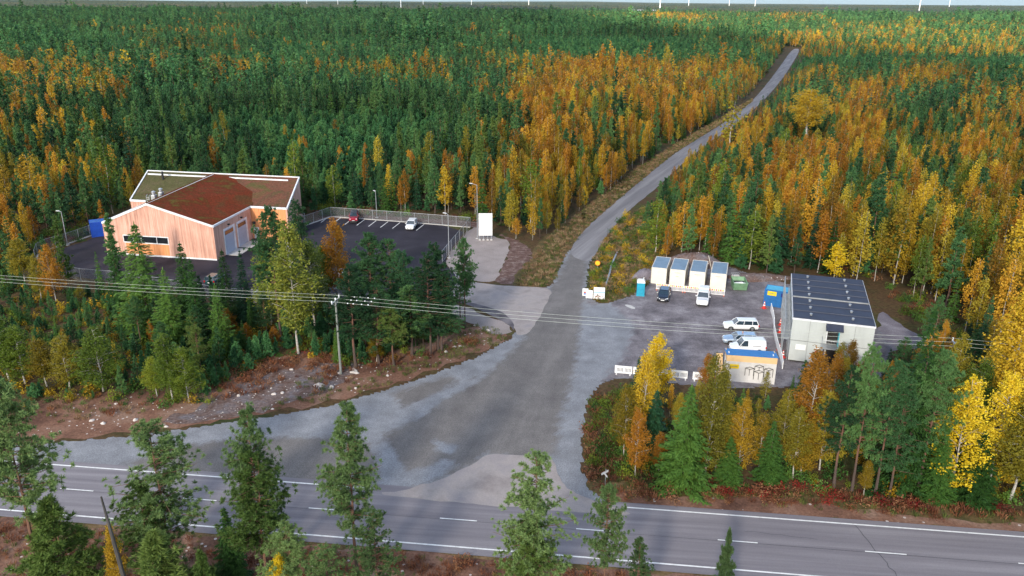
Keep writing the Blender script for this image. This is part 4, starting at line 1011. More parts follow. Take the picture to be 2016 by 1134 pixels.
chain_fence([G(205, 458), G(178, 465), G(133, 481), G(88, 494), G(75, 502), G(71, 515), G(73, 530)], "curved chain link fence round the blue container's corner of the yard")
chain_fence([G(73, 530), G(160, 553), G(225, 558), G(330, 574), G(440, 592), G(560, 600), G(700, 606), G(790, 602)], "chain link fence running behind the roadside spruces", kerb=False)

# parking bay lines
for px in (632, 655.5, 679, 702.2, 725.5, 749, 772.5, 819.5):
    k = (px - 702.2) / 117.3
    a = G(px, 444.1 + (px - 702.2) * .0855); c = G(px + 15.3 - k * .3, 432.7 + (px - 702.2) * .0815)
    line_obj('parking_bay_marking', [(a.to_2d(), c.to_2d())], z=0.040, wdt=.16)
for q in ((430, 562, 441, 554), (498, 578, 509, 571)): line_obj('parking_bay_marking', [(G(q[0], q[1]).to_2d(), G(q[2], q[3]).to_2d())], z=.040, wdt=.2)

# ================================================================== vehicles (x forward, built at real size)
paint('car_white', (.78, .79, .80), .22, var=.03, coat=.6); paint('car_silver', (.42, .50, .58), .25, metal=.5, var=.04, coat=.6); paint('car_black', (.012, .014, .022), .18, coat=.8); paint('car_red', (.32, .008, .03), .28, coat=.5)
paint('car_glass', (.02, .035, .05), .05, spec=1.0, var=.02); paint('car_trim', (.02, .02, .022), .6); paint('lamp_clear', (.75, .78, .80), .12, var=.02); paint('lamp_red', (.45, .01, .01), .2); paint('alloy', (.42, .43, .45), .35, metal=.8)
def ring(x, hw, z0, z1, rnd=.16, tuck=.06):
    h = z1 - z0
    return [Vector((x, s * y, z)) for s, y, z in ((1, hw - tuck - .1, z0), (1, hw - tuck, z0 + .1), (1, hw, z0 + h * .45), (1, hw - .02, z1 - rnd), (1, hw - .14, z1 - .01), (1, 0.0, z1 + .03),
                                                   (-1, hw - .14, z1 - .01), (-1, hw - .02, z1 - rnd), (-1, hw, z0 + h * .45), (-1, hw - tuck, z0 + .1), (-1, hw - tuck - .1, z0))]
def car(name, loc, rz, label, mat, Lc=4.5, Wd=1.8, belt=.95, top=1.48, hood=.30, ws=.42, rear_top=.96, rear_belt=.99, kind='estate', wheel=.32, cat="car", roof=None, clear=.22, nose=.72, solid_from=None):
    """stations are fractions of the length from the nose: hood end, windscreen top, roof rear, tail"""
    root = empty(name, loc, rz, label, cat)
    hw = Wd / 2; X = lambda f: Lc / 2 - f * Lc
    zn = nose
    if kind == 'boxy': st = [(0, .94, belt - .12), (.02, 1, belt - .05), (hood, 1, belt), (.5, 1, belt), (.98, 1, belt), (1, .97, belt - .03)]
    elif kind == 'pickup': st = [(0, .84, zn), (.03, .95, zn + .12), (hood * .6, 1, belt - .04), (hood, 1, belt), (.6, 1, belt + .02), (.97, 1, belt + .02), (1, .96, belt - .02)]
    else: st = [(0, .70, zn - .14), (.025, .86, zn), (.10, .96, zn + .10), (hood, 1, belt - .01), (.5, 1, belt), (.85, .99, belt + .02), (.97, .93, belt), (1, .82, belt - .12)]
    MB().loft([ring(X(f), hw * k, clear + (.08 if f in (0, 1) else 0), z, .14 if z > .8 else .1) for f, k, z in st]).build("body", mat, root, smooth=False, bevel=.03)
    # glasshouse
    def cr(f, k, z): return [Vector((X(f), hw * k, z)), Vector((X(f), -hw * k, z))]
    hb, ht = belt - .02, top - .05
    gl = [(hood - .01, .90, hood + (ws - hood), .74)]
    def house(f0, f1, f2, f3, kb, kt, z0, z1, nm, m, par, ins=0.0, bev=0.0):
        vs = [(X(f0), hw * kb, z0), (X(f0), -hw * kb, z0), (X(f3), -hw * kb, z0), (X(f3), hw * kb, z0), (X(f1), hw * kt, z1), (X(f1), -hw * kt, z1), (X(f2), -hw * kt, z1), (X(f2), hw * kt, z1)]
        return MB().add(vs, [(0, 1, 2, 3), (7, 6, 5, 4), (0, 4, 5, 1), (1, 5, 6, 2), (2, 6, 7, 3), (3, 7, 4, 0)]).build(nm, m, par, bevel=bev)
    gh = house(hood, ws, rear_top - .02, rear_belt - .01, .93, .76, hb, ht, "windows", M['car_glass'], root)
    rt = house(ws - .012, ws + .03, rear_top - .04, rear_top + .004, .775, .70, ht - .012, top, "roof", roof or mat, root, bev=.02)
    b = MB()
    def pill(fb, ft, w_=.045):
        for s in (1, -1): b.tube((X(fb), s * hw * .925, hb), (X(ft), s * hw * .765, ht), w_, w_ * .8, 5)
    pill(hood + .005, ws); pill((hood + ws) / 2 + .21, ws + .17); pill(rear_belt - .02, rear_top - .02, .07)
    if kind in ('estate', 'suv', 'boxy'): pill(.80, .80, .05)
    b.build("pillar", mat, root)
    if solid_from is not None:
        house(solid_from, solid_from, rear_top - .012, rear_belt - .004, .95, .79, hb - .05, ht + .01, "cargo_side", mat, root, bev=.04)
    # wheels
    for fx in (.185, .80):
        for s in (1, -1):
            y = s * (hw - .11)
            wroot = MB().tube((X(fx), y - s * .11, wheel), (X(fx), y + s * .105, wheel), wheel, wheel, 18).build("wheel", M['rubber'], root)
            MB().tube((X(fx), y + s * .10, wheel), (X(fx), y + s * .118, wheel), wheel * .64, wheel * .58, 12).build("rim", M['alloy'], wroot)
            MB().tube((X(fx), s * (hw - .03), wheel + .02), (X(fx), s * (hw + .004), wheel + .02), wheel * 1.16, wheel * 1.16, 18).build("wheel_arch", M['car_trim'], root)
    # lamps, grille, plate, mirrors
    for s in (1, -1):
        zf = (zn - .02) if kind not in ('boxy',) else belt - .22
        if kind == 'boxy': MB().tube((X(0) - .02, s * hw * .68, zf), (X(0) + .05, s * hw * .68, zf), .11, .11, 12).build("headlight", M['lamp_clear'], root)
        else: MB().add([(X(.0) + .01, s * hw * .50, zf - .12), (X(.03), s * hw * .85, zf - .08), (X(.09), s * hw * .965, zf + .05), (X(.03), s * hw * .78, zf + .07), (X(.012), s * hw * .50, zf + .0),
                       (X(.05), s * hw * .45, zf - .1)], [(0, 1, 2, 3, 4), (0, 4, 5), (4, 3, 5), (3, 2, 5), (2, 1, 5), (1, 0, 5)]).build("headlight", M['lamp_clear'], root)
        MB().box(X(1) - .015, X(1) + .12, s * hw * .86 - .09, s * hw * .86 + .09, belt - .28, belt - .02).build("tail_light", M['lamp_red'], root)
        MB().box(X(hood + .06) - .06, X(hood + .06) + .08, s * (hw + .02) - .0, s * (hw + .02) + s * .15, belt, belt + .14).build("wing_mirror", mat, root, bevel=.02) if s > 0 else MB().box(X(hood + .06) - .06, X(hood + .06) + .08, -hw - .17, -hw - .02, belt, belt + .14).build("wing_mirror", mat, root, bevel=.02)
    gx = X(0) + .012
    MB().box(gx - .05, gx + (.0 if kind != 'boxy' else .01), -hw * .42, hw * .42, clear + .14, clear + .30).build("grille", M['car_trim'], root)
    MB().box(gx - .03, gx + .014, -.26, .26, clear + .16, clear + .28).build("number_plate", M['white_paint'], root)
    MB().box(X(1) - .03, X(1) + .03, -.26, .26, .55, .67).build("number_plate", M['white_paint'], root)
    MB().box(X(.03), X(.97), -hw * .7, hw * .7, .14, clear + .05).build("underside", M['car_trim'], root)
    b = MB()
    for s in (1, -1): b.box(X(hood + .10) - .06, X(hood + .10) + .06, s * hw - .004, s * hw + .004, belt - .16, belt - .13).box(X(.66) - .06, X(.66) + .06, s * hw - .004, s * hw + .004, belt - .16, belt - .13)
    b.build("door_handle", M['car_trim'], root)
    return root
def heading(p_rear, p_front): d = G(*p_front) - G(*p_rear); return math.atan2(d.y, d.x)
def cpos(px, py, dz=0): g = G(px, py, dz); return Vector((g.x, g.y, 0.03 if px < 950 else .02))
h1 = heading((1476, 648), (1439, 647))
car("estate_car", cpos(1458, 641, .5), h1, "white estate car parked farthest from the blue tarpaulin, nose to the road", M['car_white'], Lc=4.75, hood=.27, ws=.40, rear_top=.95, rear_belt=.995)
car("hatchback_car", cpos(1457, 669, .5), h1 - .02, "silver blue estate car beside the person in the red vest", M['car_silver'], Lc=4.6, hood=.27, ws=.41, rear_top=.93, rear_belt=.99)
vn = car("delivery_van", cpos(1471, 684, .6), h1 + .02, "small white panel van right behind the blue tarpaulin", M['car_white'], Lc=4.5, Wd=1.85, belt=1.1, top=1.86, hood=.22, ws=.36, rear_top=.985, rear_belt=1.0, cat="van", solid_from=.47, nose=.82)
b = MB()
for k in range(8): b.box(-1.5 + k * .13, -1.4 + k * .13, .905, .925, 1.12, 1.2)
b.build("side_lettering", M['lettering_grey'], vn)
h2 = heading((1311, 566), (1303, 592))
car("hatchback_car", cpos(1307, 583, .4), h2, "glossy black hatchback in front of the chequered barriers", M['car_black'], Lc=4.1, Wd=1.75, hood=.27, ws=.43, rear_top=.93, rear_belt=.985)
h3 = heading((1387, 572), (1382, 603))
pk = car("pickup_truck", cpos(1384, 588, .5), h3, "white pickup with a rear canopy parked before the cream containers", M['car_white'], Lc=5.2, Wd=1.86, belt=1.12, top=1.82, hood=.27, ws=.37, rear_top=.63, rear_belt=.66, kind='pickup', wheel=.38, clear=.34, nose=.98, cat="pickup")
MB().add([(-.85, .88, 1.12), (-.85, -.88, 1.12), (-2.55, -.88, 1.12), (-2.55, .88, 1.12), (-.88, .74, 1.86), (-.88, -.74, 1.86), (-2.42, -.74, 1.86), (-2.42, .74, 1.86)], [(0, 1, 2, 3), (7, 6, 5, 4), (0, 4, 5, 1), (1, 5, 6, 2), (2, 6, 7, 3), (3, 7, 4, 0)]).build("canopy", M['car_white'], pk, bevel=.06)
for s in (-1, 1): MB().add([(-1.0, s * .885, 1.3), (-2.4, s * .885, 1.3), (-2.3, s * .80, 1.7), (-1.0, s * .80, 1.7)], [(0, 1, 2, 3)]).build("canopy_window", M['car_glass'], pk)
MB().tube((2.62, -.55, .55), (2.62, .55, .55), .035).tube((2.62, -.45, .45), (2.62, -.45, .85), .03).tube((2.62, .45, .45), (2.62, .45, .85), .03).build("bull_bar", M['alloy'], pk)
h4 = heading((717.5, 432.7), (702.2, 444.1))
rc = car("off_road_car", cpos(697, 430, .6), h4 + .28, "boxy dark red off-roader with a black soft roof by the back fence", M['car_red'], Lc=4.1, Wd=1.8, belt=1.2, top=1.95, hood=.30, ws=.345, rear_top=.985, rear_belt=1.0, kind='boxy', wheel=.40, clear=.42, roof=paint('black top', (.012, .014, .022), .35))
MB().box(2.05, 2.2, -.85, .85, .45, .62).build("front_bumper", M['car_trim'], rc)
MB().box(1.52, 1.53, 0, 0.01, 1.2, 1.21).build("bonnet_catch", M['car_trim'], rc)
car("crossover_car", cpos(810, 444, .5), h4 + .1, "white crossover car parked alone by the back fence", M['car_white'], Lc=4.5, Wd=1.85, belt=1.02, top=1.62, hood=.27, ws=.41, rear_top=.94, rear_belt=.99, kind='suv', wheel=.36, clear=.26, nose=.80)
car("hatchback_car", cpos(424, 551, .4), heading((430, 562), (441, 554)), "dark green car glimpsed between spruces in front of the timber hall", paint('car_dark_green', (.01, .05, .05), .2, coat=.7), Lc=4.2, hood=.28, ws=.42, rear_top=.93, rear_belt=.985)

# person in a red vest between the silver car and the van
def person():
    J = {'pel': (0, 0, .95), 'che': (.04, 0, 1.32), 'nec': (.06, 0, 1.50), 'hd': (.09, 0, 1.62), 'hd2': (.10, 0, 1.76),
         'lh': (0, .10, .90), 'lk': (.05, .11, .50), 'la': (0, .11, .09), 'lt': (.16, .12, .04), 'rh': (0, -.10, .90), 'rk': (-.02, -.11, .50), 'ra': (-.08, -.11, .09), 'rt': (.08, -.12, .04),
         'ls': (.04, .19, 1.43), 'le': (.12, .27, 1.17), 'lw': (.30, .22, 1.02), 'lf': (.38, .20, 1.0), 'rs': (.04, -.19, 1.43), 're': (.06, -.28, 1.16), 'rw': (.20, -.28, .96), 'rf': (.27, -.27, .92)}
    Rr = {'pel': .15, 'che': .17, 'nec': .06, 'hd': .095, 'hd2': .085, 'lh': .10, 'lk': .065, 'la': .045, 'lt': .04, 'rh': .10, 'rk': .065, 'ra': .045, 'rt': .04, 'ls': .065, 'le': .05, 'lw': .035, 'lf': .035, 'rs': .065, 're': .05, 'rw': .035, 'rf': .035}
    E_ = [('pel', 'che'), ('che', 'nec'), ('nec', 'hd'), ('hd', 'hd2'), ('pel', 'lh'), ('lh', 'lk'), ('lk', 'la'), ('la', 'lt'), ('pel', 'rh'), ('rh', 'rk'), ('rk', 'ra'), ('ra', 'rt'), ('che', 'ls'), ('ls', 'le'), ('le', 'lw'), ('lw', 'lf'), ('che', 'rs'), ('rs', 're'), ('re', 'rw'), ('rw', 'rf')]
    root = empty("person", cpos(1461, 675), h1 + .6, "person in a red vest and dark trousers standing by the silver blue car", "person")
    keys = list(J); idx = {k: i for i, k in enumerate(keys)}
    m, n, l, p, out = new_mat('skin and dark clothes')
    tc = n.new("ShaderNodeTexCoord"); s = n.new("ShaderNodeSeparateXYZ"); l.new(tc.outputs["Object"], s.inputs[0])
    c = mixc(n, l, math_n(n, l, 'GREATER_THAN', s.outputs[2], 1.47), (.03, .03, .05), (.50, .28, .20)); l.new(c, p.inputs["Base Color"])
    def grow(name, ks, es, mat, scale):
        me = bpy.data.meshes.new(name); me.from_pydata([J[k] for k in ks], [(ks.index(a), ks.index(b)) for a, b in es], []); o = bpy.data.objects.new(name, me); COL.objects.link(o); o.parent = root
        sk_ = o.modifiers.new("skin", 'SKIN'); sd_ = o.modifiers.new("sub", 'SUBSURF'); sd_.levels = sd_.render_levels = 1
        for i, k in enumerate(ks): me.skin_vertices[0].data[i].radius = (Rr[k] * scale,) * 2
        me.skin_vertices[0].data[0].use_root = True; me.materials.append(mat); return o
    grow("body", keys, E_, m, 1.0)
    vk = ['pel', 'che', 'ls', 'rs', 'le', 're']
    grow("red_vest", vk, [('pel', 'che'), ('che', 'ls'), ('che', 'rs'), ('ls', 'le'), ('rs', 're')], M['cone_red'], 1.16)
    MB().loft([[Vector((.09 + math.cos(a) * r, math.sin(a) * r, z)) for a in [i * math.pi / 5 for i in range(10)]] for r, z in ((.10, 1.70), (.105, 1.75), (.08, 1.82), (.02, 1.86))]).build("hair", M['rubber'], root)
person()

# ================================================================== rocks, mounds, pipe
def rock_mesh(seed, s=1.0, flat=.6):
    r_ = random.Random(seed); bm = bmesh.new(); bmesh.ops.create_icosphere(bm, subdivisions=2, radius=1)
    ph = [r_.uniform(0, 6) for _ in range(6)]
    for v in bm.verts:
        c = v.co; k = 1 + .22 * math.sin(c.x * 2.3 + ph[0]) * math.cos(c.y * 2.7 + ph[1]) + .15 * math.sin(c.z * 4 + ph[2]) + .08 * math.sin(c.x * 6 + ph[3])
        v.co = Vector((c.x * k, c.y * k * .8, max(c.z * k * flat, -.25)))
    me = bpy.data.meshes.new("boulder"); bm.to_mesh(me); bm.free(); me.materials.append(M['stone']); return me
M['stone'] = surf('pale granite', (.52, .47, .43), .85, var=.15, scale=2)
RM = [rock_mesh(i) for i in range(5)]
BL = [(628, 552 + 207, .95, "largest pale boulder on the grass below the power pole"), (654, 763, .6, "rounded boulder just right of the largest one by the power pole"), (697, 733, .7, "pale boulder on bare soil beyond the power pole"), (697, 727, .5, "smaller boulder stacked behind the one beyond the pole"), (703, 735, .45, "pale stone at the end of the pair beyond the power pole"),
      (668, 735, .5, "greyish boulder at the foot of the power pole"), (499, 721, .55, "pale boulder in front of the young pines above the straw grass"), (574, 728, .4, "pale stone between straw tufts left of the pole"), (181, 828, .45, "pinkish stone on the bare soil at the road bend"), (203, 834, .5, "flat white slab on the bare soil"),
      (267, 827, .5, "white squared stone alone on the bare soil"), (539, 777, .5, "pale stone in the stony heap"), (556, 774, .4, "small stone in the stony heap"), (229, 795, .35, "stone by the young birches' edge"), (878, 693, .5, "white stone on the soil bank near the junction"), (895, 683, .4, "pale stone above the soil bank"),
      (961, 651, .5, "white stone in the grass by the drive"), (905, 682, .35, "small stone beside the soil bank"), (935, 641, .35, "small stone under the sparse pine"), (1460, 545, .5, "pale rubble lump behind the skip"), (1494, 547, .4, "pale rubble lump between skip and blue container"), (470, 779, .45, "flat stone at the edge of the straw tufts"), (652, 741, .3, "small pale stone by the pole")]
for k, (px, py, s, lb) in enumerate(BL):
    o = bpy.data.objects.new("boulder", RM[k % 5]); COL.objects.link(o); g = G(px, py); o.location = (g.x, g.y, .03); s *= .62; o.scale = (s, s, s * .9); o.rotation_euler = (0, 0, k * 1.7)
    tag(o, lb, "rock", "pale boulders on the roadside")
def mound(px, py, rx, ry, h, mat, label):
    g = G(px, py); n = 14; vs = []; fs = []
    for j in range(8):
        f = j / 7
        for i in range(n):
            a = 2 * math.pi * i / n; r = (1 - f) * (1 + .18 * math.sin(3 * a + px)) 
            vs.append((g.x + math.cos(a) * rx * r, g.y + math.sin(a) * ry * r, h * (1 - (1 - f) ** 2) * (1 + .12 * math.sin(a * 5 + f * 7)) - .02 * (j == 0)))
    for j in range(7):
        for i in range(n): fs.append((j * n + i, j * n + (i + 1) % n, (j + 1) * n + (i + 1) % n, (j + 1) * n + i))
    o = add_mesh("dirt_mound", vs, fs, mat, None, True); tag(o, label, "mound")
mound(1272, 545, 2.6, 2.2, 1.3, M['gravel_yard'], "grey gravel heap beside the first cream container")
mound(1368, 520, 6.0, 2.6, 2.0, M['stony'], "dark earth heap behind the cream containers")
mound(1490, 548, 6, 1.8, .8, M['stony'], "low rubble bank behind skip and blue container")
pp = [G(1215, 497, .25), G(1209, 510, .22), G(1203, 524, .2), G(1201, 535, .25), G(1197, 548, .2), G(1192, 562, .15)]
tag(MB().path(pp, .16, 8).build("drain_pipe", M['galvanised']), "grey pipe lying along the ditch between forest road and yard", "pipe")
M['beam_metal'] = M['galvanised']
fp = empty("flue_rod", G(1404, 545), 0, "slanting pale rod sticking up behind the last cream container", "rod")
MB().tube((0, 0, 0), (-1.0, .3, 3.6), .04).build("rod", M['cream'], fp); MB().box(-.2, .2, -.2, .2, 0, .15).build("base", M['concrete'], fp)

# ================================================================== trees
def quads(name, C_, A_, B_, mat, extra=None, emat=None):
    """diamond leaves at C with half axes A, B (+ optional trunk MB as second material)"""
    n = len(C_); V = np.empty((n, 4, 3), np.float32)
    V[:, 0] = C_ - A_; V[:, 1] = C_ + B_ * 1.0; V[:, 2] = C_ + A_; V[:, 3] = C_ - B_ * 1.0
    rnd = np.repeat(rng.random(n).astype(np.float32), 4)
    V = V.reshape(-1, 3); ev = np.array([tuple(v) for v in extra.v], np.float32).reshape(-1, 3) if extra else np.zeros((0, 3), np.float32)
    me = bpy.data.meshes.new(name); nv = len(V) + len(ev)
    me.vertices.add(nv); me.vertices.foreach_set("co", np.concatenate([V, ev]).ravel())
    loops = list(range(4 * n)); starts = list(range(0, 4 * n, 4)); tot = [4] * n; mi = [0] * n
    if extra:
        for f in extra.f:
            starts.append(len(loops)); tot.append(len(f)); loops += [4 * n + i for i in f]; mi.append(1)
    me.loops.add(len(loops)); me.loops.foreach_set("vertex_index", loops)
    me.polygons.add(len(starts)); me.polygons.foreach_set("loop_start", starts); me.polygons.foreach_set("loop_total", tot); me.polygons.foreach_set("material_index", mi)
    me.materials.append(mat)
    if extra: me.materials.append(emat)
    at = me.attributes.new("v", 'FLOAT', 'POINT'); at.data.foreach_set("value", np.concatenate([rnd, np.zeros(len(ev), np.float32)]))
    me.update(calc_edges=True); return me
def unit(v): return v / np.maximum(np.linalg.norm(v, axis=1, keepdims=True), 1e-6)
def rdir(n): return unit(rng.normal(size=(n, 3)))

def spruce_pts(h, R, lod, low=.04):
    per = {0: 54, 1: 15, 2: 5}[lod]; nz = int(h * {0: 3.8, 1: 2.6, 2: 1.5}[lod])
    C_, A_, B_ = [], [], []; lobes = rng.uniform(.75, 1.2, 7)
    for j in range(nz):
        f = (j + rng.uniform(0, .8)) / nz; z = h * (low + (1 - low) * f)
        r0 = R * (1 - f) ** .82 + .10; nb = max(3, int({0: 9, 1: 7, 2: 5}[lod] * (1 - .45 * f)))
        a0 = rng.uniform(0, 6.28)
        for b in range(nb):
            a = a0 + 6.283 * b / nb + rng.normal(0, .16); r = r0 * rng.uniform(.72, 1.15) * lobes[int(a * 1.1) % 7]
            n = max(2, int(per * (.35 + r / R))); s = rng.uniform(.12, 1, n) ** .75
            d = np.array([math.cos(a), math.sin(a), 0]); q = np.array([-d[1], d[0], 0])
            lat = rng.uniform(-1, 1, n) * .26 * r * (1.15 - s * .8)
            zz = z - .34 * r * s ** 1.0 + .16 * r * s ** 3 - np.abs(lat) * .25 + rng.normal(0, .04, n)
            P = d[None] * (r * s)[:, None] + q[None] * lat[:, None]; P[:, 2] = zz
            dirn = unit(d[None] * 1.0 + q[None] * (np.sign(lat) * rng.uniform(.3, 1.0, n))[:, None] + np.array([0, 0, -.35])[None] + rng.normal(0, .2, (n, 3)))
            L_ = {0: .15, 1: .26, 2: .48}[lod] * rng.uniform(.7, 1.3, n) * (.6 + .4 * r / R)
            side = unit(np.cross(dirn, np.array([0, 0, 1.0])[None] + rng.normal(0, .35, (n, 3))))
            C_.append(P); A_.append(dirn * L_[:, None]); B_.append(side * (L_ * {0: .28, 1: .42, 2: .5}[lod])[:, None])
    n = 6; P = np.zeros((n, 3)); P[:, 2] = h * np.linspace(.96, 1.01, n); C_.append(P); A_.append(np.tile([0, 0, .2], (n, 1)) + rng.normal(0, .03, (n, 3))); B_.append(rdir(n) * .06)
    return np.concatenate(C_), np.concatenate(A_), np.concatenate(B_)
def pine_pts(h, R, lod, base=.35, young=False, tb=None):
    nb = {0: 88, 1: 50, 2: 24}[lod]; C_, A_, B_ = [], [], []
    for j in range(nb):
        f = (j + rng.uniform(0, 1)) / nb; z0 = h * (base + (.97 - base) * f)
        prof = (1 - f) ** .85 + .06 if young else (math.sin(math.pi * min(1, .22 + .74 * f)) ** .8 * (1.05 - .35 * f) + .06)
        r = R * prof * rng.uniform(.6, 1.2); a = rng.uniform(0, 6.283); rise = rng.uniform(.05, .5) * (1 if not young else 1.2) * (.3 + f)
        d = np.array([math.cos(a), math.sin(a), 0])
        if tb is not None and r > .4 and lod == 0:
            tb.path([(0, 0, z0), (d[0] * r * .5, d[1] * r * .5, z0 + rise * r * .25), (d[0] * r * .95, d[1] * r * .95, z0 + rise * r * .8)], [.03, .02, .008], 4)
        nt_ = max(2, int({0: 12, 1: 7, 2: 3}[lod] * (.4 + r / R)))
        for t in range(nt_):
            s = rng.uniform(.2, 1.02); lat = rng.normal(0, .24) * r * s
            c = d * r * s + np.array([-d[1], d[0], 0]) * lat; c[2] = z0 + rise * r * s * s + rng.normal(.04, .10)
            k = {0: 34, 1: 9, 2: 5}[lod]; tr = {0: .125, 1: .23, 2: .38}[lod] * rng.uniform(.7, 1.25)
            dd = unit(rdir(k) + np.array([d[0] * .35, d[1] * .35, .55])[None])
            L_ = tr * rng.uniform(.7, 1.2, k)
            C_.append(c[None] + dd * (L_ * .8)[:, None]); A_.append(dd * L_[:, None]); B_.append(unit(np.cross(dd, rdir(k))) * (L_ * {0: .15, 1: .36, 2: .5}[lod])[:, None])
    return np.concatenate(C_), np.concatenate(A_), np.concatenate(B_)
def birch_pts(h, R, lod, base=.28, tb=None, round_=False):
    nb = {0: 84, 1: 46, 2: 24}[lod]; C_, A_, B_ = [], [], []
    for j in range(nb):
        f = (j + rng.uniform(0, 1)) / nb; z0 = h * (base + (.96 - base) * f)
        prof = math.sin(math.pi * (.14 + .80 * f ** (.70 if not round_ else 1.2))) ** .75 * (1.0 - .25 * f)
        r = R * prof * rng.uniform(.55, 1.15); a = rng.uniform(0, 6.283); rise = rng.uniform(.5, 1.1)
        d = np.array([math.cos(a), math.sin(a), 0]); zb = z0 - rise * r * .5
        if tb is not None and lod == 0 and j % 2 == 0: tb.path([(0, 0, zb), (d[0] * r * .5, d[1] * r * .5, zb + rise * r * .6), (d[0] * r * .9, d[1] * r * .9, zb + rise * r * .8)], [.035, .02, .008], 3)
        n = int({0: 130, 1: 36, 2: 12}[lod] * (.35 + r / R * .8)); s = rng.uniform(.2, 1.0, n) ** .7
        nc = max(2, n // {0: 9, 1: 5, 2: 3}[lod]); cs = rng.uniform(.25, 1.0, nc); cl = rng.normal(0, .20, nc) * r; cz = rng.normal(0, .25, nc) - rng.random(nc) * .3
        i = rng.integers(0, nc, n); sg = {0: .13, 1: .2, 2: .28}[lod]
        P = d[None] * (r * cs[i])[:, None] + np.array([-d[1], d[0], 0])[None] * cl[i][:, None]; P[:, 2] = zb + rise * r * cs[i] + cz[i]
        P += rng.normal(0, sg, (n, 3)) * np.array([1, 1, 1.5])[None]
        L_ = {0: .072, 1: .135, 2: .26}[lod] * rng.uniform(.7, 1.4, n)
        dd = unit(rdir(n) + np.array([0, 0, -.4])[None]); C_.append(P); A_.append(dd * L_[:, None]); B_.append(unit(np.cross(dd, rdir(n))) * (L_ * .75)[:, None])
    return np.concatenate(C_), np.concatenate(A_), np.concatenate(B_)
def trunk_mb(h, r, lean=0.0, n=7, top=.97):
    b = MB(); P = []; R_ = []
    for k in range(8):
        f = k / 7; P.append((lean * f * f * h * .1 + .05 * math.sin(k * 1.3), .05 * math.cos(k * 1.7), h * top * f)); R_.append(r * (1 - f) ** 1.3 + .012)
    R_[0] *= 1.25; return b.path(P, R_, n)

# nominal sizes: spruce 10 m, pine 12 m, young pine 6 m, birch 12 m, aspen 12 m
SPEC = {'spruce': (10.0, 1.75), 'pine': (12.0, 2.3), 'youngpine': (6.0, 1.45), 'birch': (12.0, 1.85), 'aspen': (12.0, 2.5)}
BARK = {'spruce': 'bark_spruce', 'pine': 'bark_pine', 'youngpine': 'bark_pine', 'birch': 'bark_birch', 'aspen': 'bark_birch'}
NV = {0: 4, 1: 4, 2: 3}
CACHE = {}
def proto(kind, lod, var):
    """(C, A, B, trunk MB) arrays for one variant"""
    key = (kind, lod, var)
    if key in CACHE: return CACHE[key]
    h, R = SPEC[kind]; R = R * [1, .86, 1.12, .95][var] * (.82 if lod and kind == 'spruce' else 1)
    tb = trunk_mb(h, {'spruce': .11, 'pine': .13, 'youngpine': .07, 'birch': .062, 'aspen': .15}[kind] * (1 if lod == 0 else .85), [0, .25, -.25, .15][var], 7 if lod < 2 else 4)
    if kind == 'spruce': P = spruce_pts(h, R, lod)
    elif kind == 'pine' and lod: P = pine_pts(h, R * .74, lod, [.2, .26, .16, .3][var], True, tb)
    elif kind == 'pine': P = pine_pts(h, R, lod, [.28, .34, .24, .42][var], False, tb)
    elif kind == 'youngpine': P = pine_pts(h, R, lod, .08, True, tb)
    elif kind == 'birch': P = birch_pts(h, R, lod, [.20, .27, .15, .24][var], tb)
    else: P = birch_pts(h, R, lod, [.42, .3, .4, .3][var], tb, True)
    CACHE[key] = (*P, tb); return CACHE[key]
MESHC = {}
def tree_mesh(kind, lod, var, mat, joined=False):
    key = (kind, lod, var, mat, joined)
    if key not in MESHC:
        C_, A_, B_, tb = proto(kind, lod, var)
        if joined: MESHC[key] = quads("tree", C_, A_, B_, M[mat], tb, M[BARK[kind]])
        else:
            tk = ('trunk', kind, lod, var)
            if tk not in MESHC:
                me = bpy.data.meshes.new("trunk"); me.from_pydata([tuple(v) for v in tb.v], [], tb.f); me.materials.append(M[BARK[kind]]); me.update(); MESHC[tk] = me
            base = ('crown', kind, lod, var)
            if base in MESHC: me = MESHC[base].copy(); me.materials[0] = M[mat]
            else: me = quads("crown", C_, A_, B_, M[mat]); MESHC[base] = me
            MESHC[key] = (me, MESHC[tk])
    return MESHC[key]
NAMES = {'spruce': ('spruce_tree', 'spruce tree'), 'pine': ('pine_tree', 'pine tree'), 'youngpine': ('pine_tree', 'pine tree'), 'birch': ('birch_tree', 'birch tree'), 'aspen': ('aspen_tree', 'aspen tree')}
COUNT = {}
def plant(kind, x, y, h, mat, lod, label, wfac=1.0, group=None, var=None, rz=None, tilt=0.0):
    var = random.randrange(NV[lod]) if var is None else var % NV[lod]
    nm, cat = NAMES[kind]; COUNT[cat] = COUNT.get(cat, 0) + 1
    root = empty(nm, (x, y, 0), random.uniform(0, 6.28) if rz is None else rz, label, cat, group)
    cm, tm = tree_mesh(kind, lod, var, mat); s = h / SPEC[kind][0]
    root.scale = (s * wfac, s * wfac, s); root.rotation_euler.x = tilt
    for nm2, me in (("crown", cm), ("trunk", tm)):
        o = bpy.data.objects.new(nm2, me); COL.objects.link(o); o.parent = root
    return root
TAKEN = []
def T(kind, topx, topy, H, wpx, mat, label, lod=0, var=None):
    """foreground tree from its top pixel and its real height"""
    g = G(topx, topy, H); d = g.length
    wf = (wpx / (FPX / d)) / (2 * SPEC[kind][1] * H / SPEC[kind][0])
    plant(kind, g.x, g.y, H, mat, lod, label, wf, None, var); TAKEN.append((g.x, g.y))
